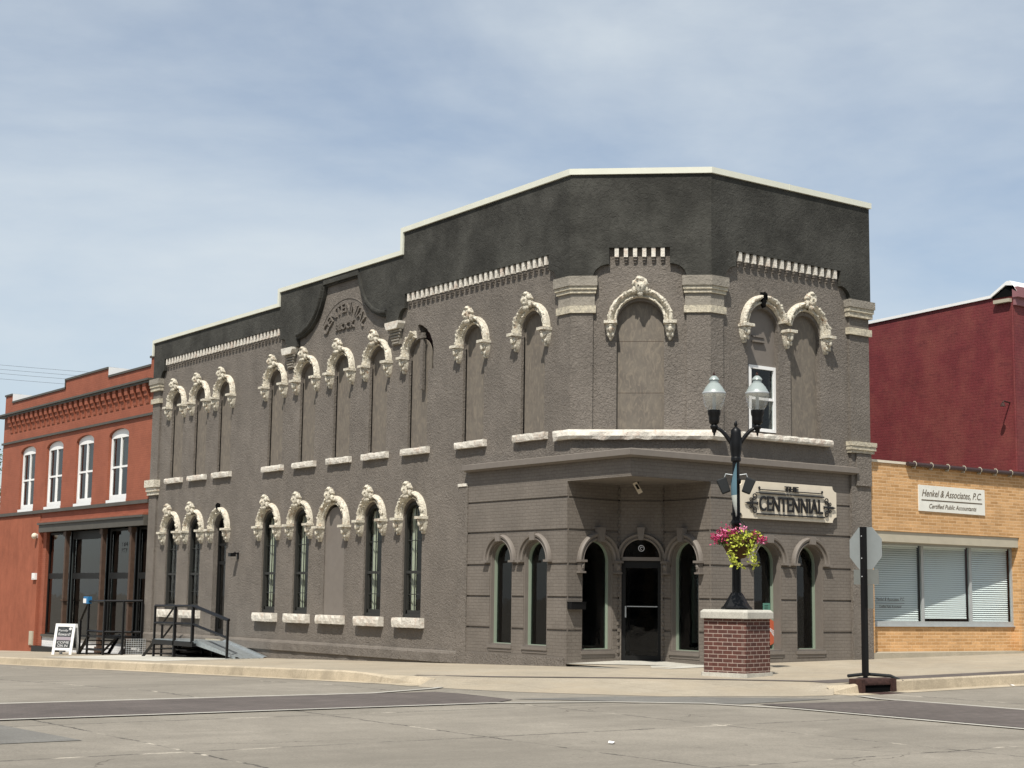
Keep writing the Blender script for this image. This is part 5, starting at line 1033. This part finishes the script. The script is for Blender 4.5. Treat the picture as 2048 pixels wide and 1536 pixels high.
for sx, lb in ((-1, 'grey tilted loudspeaker box on the entry side of the lamp pole'), (1, 'grey tilted loudspeaker box on the lamp pole nearer the hung sign')):
    c_ = P0 + TV * (0.235 * sx) + Vector((0, 0, 3.62)); t = thing('loudspeaker', c_, lb, 'loudspeaker', 'loudspeakers on the lamp pole')
    ax = (TV * (-0.35 * sx) + Vector((0, 0, -0.9))).normalized(); sd_ = ax.cross(CF.n).normalized()
    mb = MB(); vs = []
    for h_, wd in ((-0.16, 0.10), (0.14, 0.085)):
        for a_, b_ in ((-1, -1), (1, -1), (1, 1), (-1, 1)): vs.append(c_ + ax * h_ + sd_ * (a_ * wd) + CF.n * (b_ * 0.09))
    mb.add(vs, [(0, 1, 2, 3), (7, 6, 5, 4), (0, 4, 5, 1), (1, 5, 6, 2), (2, 6, 7, 3), (3, 7, 4, 0)]); o_ = mb.build('cabinet', M['speaker'], t); bv = o_.modifiers.new('bevel', 'BEVEL'); bv.width = 0.02; bv.segments = 2
    mb = MB(); mb.tube([P0 + TV * (sx * 0.07) + Vector((0, 0, 3.84)), P0 + TV * (sx * 0.2) + Vector((0, 0, 3.86)), c_ + Vector((0, 0, 0.13))], 0.012); mb.build('bracket', M['alu'], t)
# hanging basket
K_ = thing('hanging_basket', P0 + Vector((0, 0, 2.5)), 'flower basket of pink blooms and trailing lime leaves on the lamp pole', 'flower basket')
bc = P0 + TV * 0.03 + CF.n * 0.30
mb = MB(); mb.lathe(bc, [(0.03, 2.20), (0.12, 2.22), (0.23, 2.32), (0.30, 2.44), (0.34, 2.56), (0.33, 2.60), (0.02, 2.58)], 20); mb.build('liner', M['coir'], K_, True)
mb = MB(); mb.tube([bc + TV * -0.33 + Vector((0, 0, 2.58)), P0 + Vector((0, 0, 3.1))], 0.006, 5); mb.tube([bc + TV * 0.33 + Vector((0, 0, 2.58)), P0 + Vector((0, 0, 3.1))], 0.006, 5); mb.build('chain', M['black'], K_)
rnd = random.Random(3)
def leaf(mb, p, s_, d=None):
    a = Vector((rnd.gauss(0, 1), rnd.gauss(0, 1), rnd.gauss(0, 0.7))).normalized() if d is None else (d + Vector((rnd.gauss(0, .4), rnd.gauss(0, .4), rnd.gauss(0, .4)))).normalized()
    b = a.cross(Vector((rnd.gauss(0, 1), rnd.gauss(0, 1), rnd.gauss(0, 1)))).normalized()
    p = Vector(p); mb.add([p, p + a * s_ * 0.5 + b * s_ * 0.3, p + a * s_, p + a * s_ * 0.5 - b * s_ * 0.3], [(0, 1, 2, 3)])
def cloud(n, mb, fn, s0, s1):
    for _ in range(n): leaf(mb, fn(), rnd.uniform(s0, s1))
def blob(c, r): 
    def f():
        while True:
            v = Vector((rnd.uniform(-1, 1), rnd.uniform(-1, 1), rnd.uniform(-1, 1)))
            if v.length < 1: return c + Vector((v.x * r[0], v.y * r[1], v.z * r[2]))
    return f
def TVp(a, b, z): return bc + TV * a + CF.n * b + Vector((0, 0, z))
fo = MB()
cloud(420, fo, lambda: TVp(rnd.uniform(-0.42, 0.42), rnd.uniform(-0.25, 0.32), rnd.uniform(2.45, 2.72)), 0.04, 0.08); fo.build('dark_foliage', M['leafd'], K_)
fo = MB(); fl = MB()
for cx_, sz in ((-0.40, 0.10), (-0.30, 0.13), (-0.18, 0.13), (-0.08, 0.10), (0.40, 0.09), (0.44, 0.07), (0.30, 0.07), (-0.44, 0.07)):
    zc = 2.66 if abs(cx_) < 0.35 else 2.58
    for _ in range(int(sz * 900)): leaf(fo, TVp(cx_ + rnd.gauss(0, sz * .5), rnd.uniform(-0.1, 0.36), zc + rnd.gauss(0, sz * .5)), rnd.uniform(0.04, 0.065))
for cx_, zc, k in ((-0.30, 2.70, 28), (-0.36, 2.64, 16), (0.06, 2.77, 34), (-0.14, 2.75, 14), (0.42, 2.50, 8)):
    for _ in range(k): leaf(fl, TVp(cx_ + rnd.gauss(0, 0.05), rnd.uniform(0.1, 0.38), zc + rnd.gauss(0, 0.03)), rnd.uniform(0.045, 0.07))
fo.build('pink_flowers', M['pink'], K_); fl.build('light_flowers', M['pinkl'], K_)
lv = MB()
for _ in range(130): leaf(lv, TVp(rnd.gauss(0.02, 0.10), rnd.uniform(0.1, 0.40), 2.60 + rnd.gauss(0, 0.07)), rnd.uniform(0.06, 0.10))
for _ in range(60): leaf(lv, TVp(rnd.gauss(0.30, 0.06), rnd.uniform(0.05, 0.38), 2.63 + rnd.gauss(0, 0.05)), rnd.uniform(0.06, 0.09))
for (a0, z0, a1, z1, k, sg) in ((-0.10, 2.55, -0.14, 2.20, 50, 0.04), (-0.14, 2.2, -0.04, 2.08, 34, 0.04), (-0.04, 2.08, 0.06, 2.02, 14, 0.02), (0.27, 2.55, 0.20, 2.32, 36, 0.04), (0.20, 2.32, 0.31, 2.08, 50, 0.04), (0.0, 2.6, 0.02, 2.45, 16, 0.04)):
    for _ in range(k): t_ = rnd.random(); leaf(lv, TVp(a0 + (a1 - a0) * t_ + rnd.gauss(0, sg), 0.36 + rnd.gauss(0, 0.06), z0 + (z1 - z0) * t_ + rnd.gauss(0, 0.03)), rnd.uniform(0.06, 0.10))
lv.build('trailing_leaves', M['leafy'], K_)

# ------------------------------------------------------------------ stop sign seen from behind
SP = Vector((0.83, -5.54, 0)); Z0 = zroad(0.83, -5.54) - 0.02
ST = thing('stop_sign', (0.83, -5.54, Z0), 'back of an octagonal stop sign on a black perforated post at the kerb', 'road sign')
mb = MB(); mb.wbox(SP.x - 0.03, SP.x + 0.03, SP.y - 0.03, SP.y + 0.03, Z0, Z0 + 0.45); mb.build('anchor_sleeve', M['speaker'], ST)
mb = MB(); mb.wbox(SP.x - 0.044, SP.x + 0.044, SP.y - 0.044, SP.y + 0.044, Z0 + 0.3, 2.77); mb.build('post', M['black'], ST)
SX = Fr((SP.x + 0.05, SP.y, 0), (0, 1, 0), (-1, 0, 0))
r8 = 0.381 / math.cos(PI / 8)
mb = MB(); mb.plate(SX, [[(-0.0 + r8 * math.cos(PI / 8 + k * PI / 4), 2.385 + r8 * math.sin(PI / 8 + k * PI / 4)) for k in range(8)]], -0.012, -0.008); mb.build('plate', M['alu2'], ST)
mb = MB(); mb.plate(SX, [rect(-0.30, 0.29, 1.73, 2.0)], -0.012, -0.006); mb.build('lower_plate', M['alu3'], ST)
mb = MB(); mb.plate(SX, [rect(-0.17, 0.13, 1.30, 1.72)], -0.011, -0.006); mb.build('lower_plate', M['alu3'], ST)
mb = MB()
for z in (2.2, 2.6, 1.87): mb.ball(SX, 0, z, 0.10, 0.012, 0.012, 0.012)
mb.build('bolt', M['alu'], ST)
# storm drain in the kerb: curved iron hood, box opening
DR = thing('storm_drain', (0.9, -5.6, -0.15), 'rust brown iron storm drain inlet with curved hood set into the kerb', 'drain')
ZD = zroad(0.9, -5.8)
mb = MB(); n = 14; vs = []
for i in range(n + 1):
    x = 0.50 + 0.80 * i / n
    for y, z in ((CA + 0.42, ZD + 0.235), (CA + 0.10, ZD + 0.25), (CA - 0.02, ZD + 0.235), (CA - 0.06, ZD + 0.17), (CA - 0.05, ZD + 0.13), (CA + 0.0, ZD + 0.13)): vs.append((x, y + 0.0, z))
mb.add(vs, [(i * 6 + j, i * 6 + j + 1, (i + 1) * 6 + j + 1, (i + 1) * 6 + j) for i in range(n) for j in range(5)]); mb.build('hood', M['rust'], DR, True)
mb = MB(); mb.wbox(0.44, 0.53, CA - 0.10, CA + 0.2, ZD - 0.1, ZD + 0.24); mb.wbox(1.27, 1.36, CA - 0.10, CA + 0.2, ZD - 0.1, ZD + 0.24); mb.wbox(0.53, 1.27, CA - 0.45, CA - 0.05, ZD - 0.08, ZD + 0.004); mb.build('frame', M['rust'], DR)
mb = MB(); mb.wbox(0.53, 1.27, CA - 0.03, CA + 0.4, ZD - 0.6, ZD + 0.13); mb.build('throat', M['void'], DR)
mb = MB(); mb.tube([(0.75, CA + 0.50, ZD + 0.27), (1.15, CA + 0.44, ZD + 0.30), (1.55, CA + 0.2, ZD + 0.27), (1.68, CA + 0.02, ZD + 0.17)], 0.03, 8); mb.build('guard_bar', M['speaker'], DR, True)

# ------------------------------------------------------------------ metal steps and ramp
def post(mb, x, y, z0, z1, w_=0.062): mb.wbox(x - w_ / 2, x + w_ / 2, y - w_ / 2, y + w_ / 2, z0, z1)
RP = thing('access_ramp', (-0.6, 19.5, -0.6), 'black railed metal landing with galvanised ramp at the narrow arched side door', 'ramp')
X = -1.2; zg = lambda y: zwalk(-1.2, y)
for (y, zz) in ((21.15, 1.01), (19.67, 1.01), (18.42, 1.01), (16.1, 0.66)):
    mb = MB(); post(mb, X, y, zg(y) if y != 18.42 else -0.06, zz, 0.08 if y in (19.67, 18.42) else 0.06); mb.build('post', M['black'], RP)
mb = MB(); mb.bar((X, 21.15, 1.0), (X, 18.42, 1.02)); mb.bar((X, 18.42, 1.02), (X, 16.1, 0.65)); mb.bar((X, 21.15, 0.48), (X, 18.42, 0.5)); mb.bar((X, 18.42, 0.5), (X, 16.1, 0.16)); mb.bar((X + 0.05, 18.36, 1.02), (X + 0.05, 16.12, 0.66)); mb.build('railing', M['black'], RP)
mb = MB(); mb.bar((-0.55, 21.15, 1.0), (-0.55, 22.05, 0.42)); mb.bar((-0.55, 22.05, 0.42), (-0.55, 22.05, -0.62)); mb.bar((-0.55, 21.15, 0.5), (-0.55, 22.0, -0.02)); mb.build('stair_rail', M['black'], RP)
mb = MB(); mb.wbox(-1.2, -0.1, 18.35, 21.2, -0.06, 0.0); mb.build('deck', M['galv'], RP)
mb = MB(); mb.wbox(-1.24, -1.18, 18.33, 21.22, -0.16, -0.02); mb.wbox(-1.2, -0.1, 18.3, 18.36, -0.16, -0.061); mb.wbox(-1.17, -0.1, 21.16, 21.22, -0.16, -0.061); mb.wbox(-0.7, -0.6, 18.4, 21.1, -0.14, -0.062); post(mb, -0.5, 18.5, zg(18) , -0.1, 0.06); post(mb, -0.3, 19.6, zg(18), -0.1, 0.06); post(mb, -0.4, 21.1, zg(20), -0.1, 0.06); mb.build('deck_frame', M['black'], RP)
mb = MB()
for i in range(3): mb.wbox(-1.1, -0.12, 21.25 + i * 0.28, 21.48 + i * 0.28, -0.2 - i * 0.15, -0.17 - i * 0.15)
mb.wbox(-1.1, -0.1, 19.0, 20.9, -0.30, -0.27); mb.wbox(-1.1, -0.1, 19.0, 20.9, -0.46, -0.43)
mb.build('tread', M['black'], RP)
mb = MB()
for x_ in (-1.13, -0.12): mb.tube([(x_, 21.2, -0.05), (x_, 22.15, -0.60)], 0.06, 4)
mb.tube([(-0.55, 21.0, -0.1), (-0.95, 20.0, -0.5)], 0.05, 4); mb.build('stringer', M['black'], RP)
mb = MB(); za, zb_ = 0.0, zg(15.75) + 0.01
vs = []; K = 12
for i in range(K + 1):
    x = -1.12 + 1.02 * i / K; r_ = 0.045 if i in (0, 1, K - 1, K) else (0.012 if i % 2 else 0.0); vs += [(x, 18.34, za + r_), (x, 15.75, zb_ + r_)]
mb.add(vs, [(2 * i, 2 * i + 1, 2 * i + 3, 2 * i + 2) for i in range(K)]); mb.build('ramp_deck', M['galv'], RP)
mb = MB(); mb.add([(x, y, z) for x in (-1.125, -1.105) for y, z in ((18.34, 0.05), (15.75, zb_ + 0.05), (15.75, zb_ - 0.01), (18.34, -0.12))], [(0, 1, 2, 3), (7, 6, 5, 4), (0, 4, 5, 1), (1, 5, 6, 2), (2, 6, 7, 3), (3, 7, 4, 0)]); mb.build('ramp_edge', M['galv'], RP)
EN = thing('entry_steps', (-0.6, 25.8, -0.75), 'black metal landing and steps with handrails at the orange storefront door', 'steps')
zg2 = lambda y: zwalk(-1.2, y)
for (x, y, z1) in ((-1.2, 26.62, 1.08), (-1.2, 25.2, 1.10), (-0.9, 24.35, 1.10), (-0.15, 24.60, 1.12), (-1.2, 27.3, 0.42)):
    mb = MB(); post(mb, x, y, zg2(y), z1); mb.build('post', M['black'], EN)
mb = MB(); mb.bar((-1.2, 26.62, 1.08), (-1.2, 25.2, 1.10)); mb.bar((-1.2, 25.2, 1.10), (-0.15, 24.6, 1.12)); mb.bar((-1.2, 26.62, 1.08), (-1.2, 27.3, 0.42)); mb.bar((-1.2, 26.62, 0.1), (-1.2, 25.2, 0.1)); mb.bar((-1.2, 25.2, 0.1), (-0.15, 24.6, 0.1)); mb.build('railing', M['black'], EN)
mb = MB(); mb.add([(x, y, z) for z in (-0.09, -0.04) for x, y in ((-1.2, 26.6), (-1.2, 25.2), (-0.15, 24.75), (-0.1, 26.6))], [(0, 1, 2, 3), (7, 6, 5, 4), (0, 4, 5, 1), (1, 5, 6, 2), (2, 6, 7, 3), (3, 7, 4, 0)]); mb.build('deck', M['black'], EN)
mb = MB()
for i in range(4): mb.wbox(-1.15, -0.1, 26.65 + i * 0.22, 26.86 + i * 0.22, -0.24 - i * 0.15, -0.21 - i * 0.15)
mb.build('tread', M['black'], EN)
mb = MB()
for x_ in (-1.17, -0.1): mb.tube([(x_, 26.55, -0.05), (x_, 27.45, -0.70)], 0.07, 4)
mb.build('stringer', M['black'], EN)
mb = MB(); mb.tube([(-0.9, 24.9, -0.1), (-1.0, 25.8, -0.6)], 0.05, 4); mb.bar((-1.2, 25.2, -0.5), (-1.2, 26.6, -0.5)); mb.build('brace', M['black'], EN)
t = thing('intercom_box', (-1.2, 26.75, 1.15), 'small blue and white box on top of the storefront stair post', 'box'); mb = MB(); mb.wbox(-1.27, -1.13, 26.55, 26.95, 1.0, 1.24); mb.build('case', M['blue'], t); mb = MB(); mb.wbox(-1.28, -1.271, 26.70, 26.95, 1.02, 1.17); mb.build('label_plate', M['white'], t)
t = thing('mesh_panel', (-0.4, 24.3, -0.5), 'grey wire mesh panel beside the storefront steps', 'panel'); mb = MB()
for i in range(9): mb.tube([(-0.75 + i * 0.08, 24.35, -0.68), (-0.75 + i * 0.08, 24.35, -0.10)], 0.008, 4); mb.tube([(-0.78, 24.35, -0.66 + i * 0.068), (-0.08, 24.35, -0.66 + i * 0.068)], 0.008, 4)
mb.build('wire_mesh', M['alu'], t)
# sandwich board on the pavement
AF = thing('sandwich_board', (-1.7, 27.6, -0.8), 'white framed chalkboard A-frame with chalk writing standing on the pavement', 'sandwich board')
ya, yb = 28.14, 27.30; zb0 = zwalk(-1.75, 28.4)
an = math.atan2(1.0, 0.10)
def FA(sgn): 
    F = Fr((-1.62, 0, 0), (0, 1, 0), (-1, 0, 0)); return F
def tilt(v, d, sgn): return None
for sgn in (1, -1):
    def Q(u, z, d=0.0, sgn=sgn): k = 1 - (z - zb0) / 1.05; return (-1.62 - sgn * (0.04 + 0.20 * k) - sgn * d, u, z)
    class FQ:
        U = Vector((-0.50, 0.866, 0)); NN = Vector((-0.866, -0.50, 0))
        P = staticmethod(lambda u, v, d=0.0, sgn=sgn: Vector((-1.50, 27.75, 0)) + FQ.U * (u - 27.72) + FQ.NN * (sgn * (0.03 + 0.16 * (1 - (v - zb0) / 1.05) + d)) + Vector((0, 0, v)))
        n = Vector((-sgn, 0, 0))
    mb = MB(); mb.plate(FQ, [[(ya, zb0), (ya, zb0 + 1.05), (yb, zb0 + 1.05), (yb, zb0), (yb + 0.11, zb0), (yb + 0.11, zb0 + 0.16), (ya - 0.11, zb0 + 0.16), (ya - 0.11, zb0)], [(ya - 0.11, zb0 + 0.24), (ya - 0.11, zb0 + 0.95), (yb + 0.11, zb0 + 0.95), (yb + 0.11, zb0 + 0.24)]], 0, 0.03); fr_ = mb.build('frame', M['white'], AF)
    mb = MB(); mb.plate(FQ, [[(ya - 0.10, zb0 + 0.23), (ya - 0.10, zb0 + 0.96), (yb + 0.10, zb0 + 0.96), (yb + 0.10, zb0 + 0.23)]], 0.005, 0.02); bo = mb.build('chalkboard', M['board'], fr_)
    if sgn == 1:
        mb = MB(); mb.plate(FQ, [[(ya - 0.11, zb0 + 0.50), (ya - 0.11, zb0 + 0.61), (yb + 0.11, zb0 + 0.61), (yb + 0.11, zb0 + 0.50)]], 0.021, 0.024); mb.build('divider', M['greysign'], fr_)
        mb = MB()
        for s_, a_, b_, z0_, z1_ in (('Family', 27.98, 27.58, 0.77, 0.86), ('Reward!', 27.98, 27.47, 0.65, 0.75), ('COME', 27.98, 27.48, 0.385, 0.465), ('ON IN', 27.95, 27.52, 0.27, 0.355)):
            v_, f_ = text(s_, FQ, a_, b_, zb0 + z0_, zb0 + z1_, 0.0205, 0.0235, shear=0.1); mb.add(v_, f_)
        mb.plate(FQ, [[(27.50 + 0.06 * math.cos(k * PI / 7), zb0 + 0.885 + 0.05 * math.sin(k * PI / 7)) for k in range(14)]], 0.0205, 0.023); mb.build('chalk_writing', M['chalk'], fr_)

# ------------------------------------------------------------------ small litter, wires, tree
for i, (x, y, r_, lb) in enumerate(((-9.76, -11.17, 0.5, 'scrap of white paper lying on the bare street concrete'), (4.43, -6.0, 1.2, 'white scrap of litter in the gutter below the yellow office'))):
    mb = MB(); F = Fr((x, y, 0), (math.cos(r_), math.sin(r_), 0), (math.sin(r_), -math.cos(r_), 0)); z = zroad(x, y) + 0.012
    vs = [(x + .55 * (a * math.cos(r_) - b * math.sin(r_)), y + .55 * (a * math.sin(r_) + b * math.cos(r_)), z + .5 * h_) for a, b, h_ in ((-0.10, -0.05, 0), (0.0, -0.06, 0.03), (0.11, -0.03, 0.0), (0.12, 0.05, 0.02), (0.0, 0.07, 0.045), (-0.09, 0.05, 0.01))]
    mb.add(vs, [(0, 1, 4, 5), (1, 2, 3, 4)]); tag(mb.build('paper_scrap', M['white']), lb, 'litter')
for i, (z0_, z1_) in enumerate(((13.55, 13.02), (13.32, 12.78), (13.10, 12.55), (12.78, 12.30))):
    mb = MB(); pts = []
    for k in range(15):
        t_ = k / 14; pts.append((-3 + 24 * t_, 61.5 - 7.5 * t_, z0_ + 0.18 + (z1_ - z0_) * t_ * 1.15 - 0.35 * math.sin(PI * t_) * 0.5))
    mb.tube(pts, 0.007, 5); t = tag(mb.build('overhead_wire', M['speaker']), ('highest', 'second highest', 'second lowest', 'lowest')[i] + ' of the four thin wires crossing the sky behind the orange building', 'wire', 'overhead wires behind the orange building')
TR = thing('tree', (4.2, 50.5, -1.2), 'leafy green tree just showing past the far end of the orange building', 'tree')
mb = MB(); mb.tube([(4.2, 50.5, -1.3), (4.25, 50.4, 2), (4.1, 50.6, 4.2)], [0.22, 0.17, 0.1], 10)
for a in range(6): mb.tube([(4.2, 50.5, 2.2 + a * .25), (4.2 + 1.5 * math.cos(a * 1.1), 50.5 + 1.5 * math.sin(a * 1.1), 4.2 + a * .3)], [0.08, 0.03], 6)
mb.build('trunk', M['bark'], TR, True)
lv = MB(); rnd = random.Random(11)
cl = [(Vector((4.2 + rnd.gauss(0, 1.2), 50.5 + rnd.gauss(0, 1.2), 5.0 + rnd.gauss(0, 1.1))), rnd.uniform(0.5, 0.9)) for _ in range(26)]
for c_, r_ in cl:
    for _ in range(240):
        v = Vector((rnd.gauss(0, 1), rnd.gauss(0, 1), rnd.gauss(0, 1))).normalized() * r_ * rnd.uniform(0.5, 1.05); leaf(lv, c_ + v, rnd.uniform(0.09, 0.16))
lv.build('crown', M['tree'], TR)

# ------------------------------------------------------------------ unseen buildings and trees, added so the shop windows have something to mirror
def row(name, x0, x1, y0, y1, h, m_, F, ua, ub, label):
    T = thing(name, ((x0 + x1) / 2, (y0 + y1) / 2, -0.2), label, 'building')
    mb = MB(); mb.wbox(x0, x1, y0, y1, -2.0, h); mb.build('wall', m_, T)
    mb = MB(); mb.wbox(x0 - 0.2, x1 + 0.2, y0 - 0.2, y1 + 0.2, h + 0.003, h + 0.25); mb.build('cornice', M['ogrey'], T)
    first = None; n = int((ub - ua) / 2.6)
    for i in range(n):
        u = ua + (i + 0.5) * (ub - ua) / n
        if first is None:
            u_0 = u; mb = MB(); mb.plate(F, [rect(u - 0.6, u + 0.6, h - 3.2, h - 1.2), rect(u - 0.52, u + 0.52, h - 3.1, h - 1.3)], 0.003, 0.08); first = mb.build('window', M['white'], T)
            mb = MB(); mb.box(F, u - 0.53, u + 0.53, h - 3.1, h - 1.3, 0.003, 0.02); mb.build('pane', M['glassr'], first)
        else: cp(first, F.u * (u - u_0))
    mb = MB(); mb.box(F, ua + 0.3, ub - 0.3, 0.4, 2.9, 0.003, 0.03); mb.build('shop_window', M['blackf'], T)
row('unseen_brick_row', -40, -27, -4, 34, 8.5, M['obrick'], Fr((-27, 0, 0), (0, 1, 0), (1, 0, 0)), -4, 34, 'unseen orange brick row added across the side street to mirror in the shop panes')
row('unseen_stone_row', -12, 30, -44, -32, 8.0, M['stucco'], Fr((0, -32, 0), (1, 0, 0), (0, 1, 0)), -12, 30, 'unseen grey rendered row added across the main street to mirror in the arched windows')
row('unseen_corner_shop', -46, -30, -50, -36, 9.0, M['stucco'], Fr((0, -36, 0), (1, 0, 0), (0, 1, 0)), -46, -30, 'unseen grey shop added on the diagonal corner to mirror in the entrance glass')
for i, (x, y) in enumerate(((-25, -33), (-30, -29), (-27, -38), (-31, -14), (-18, -36), (-24.5, -8))):
    r_ = Vector((x, y, -0.3)) - TR.location
    c_ = cp(TR, r_ + Vector((0, 0, 0.3))); c_['label'] = ('unseen street tree added nearest the diagonal corner to mirror in the entrance door', 'unseen street tree added beside the diagonal corner to mirror in the left entry window', 'unseen street tree added behind the diagonal corner to mirror faintly in the door', 'unseen street tree added by the orange row opposite to mirror in the storefront', 'unseen street tree added before the grey row opposite to mirror in the right arched windows', 'unseen street tree added at the near end of the orange row opposite for reflections')[i]; c_['group'] = 'unseen street trees added on the other corners'
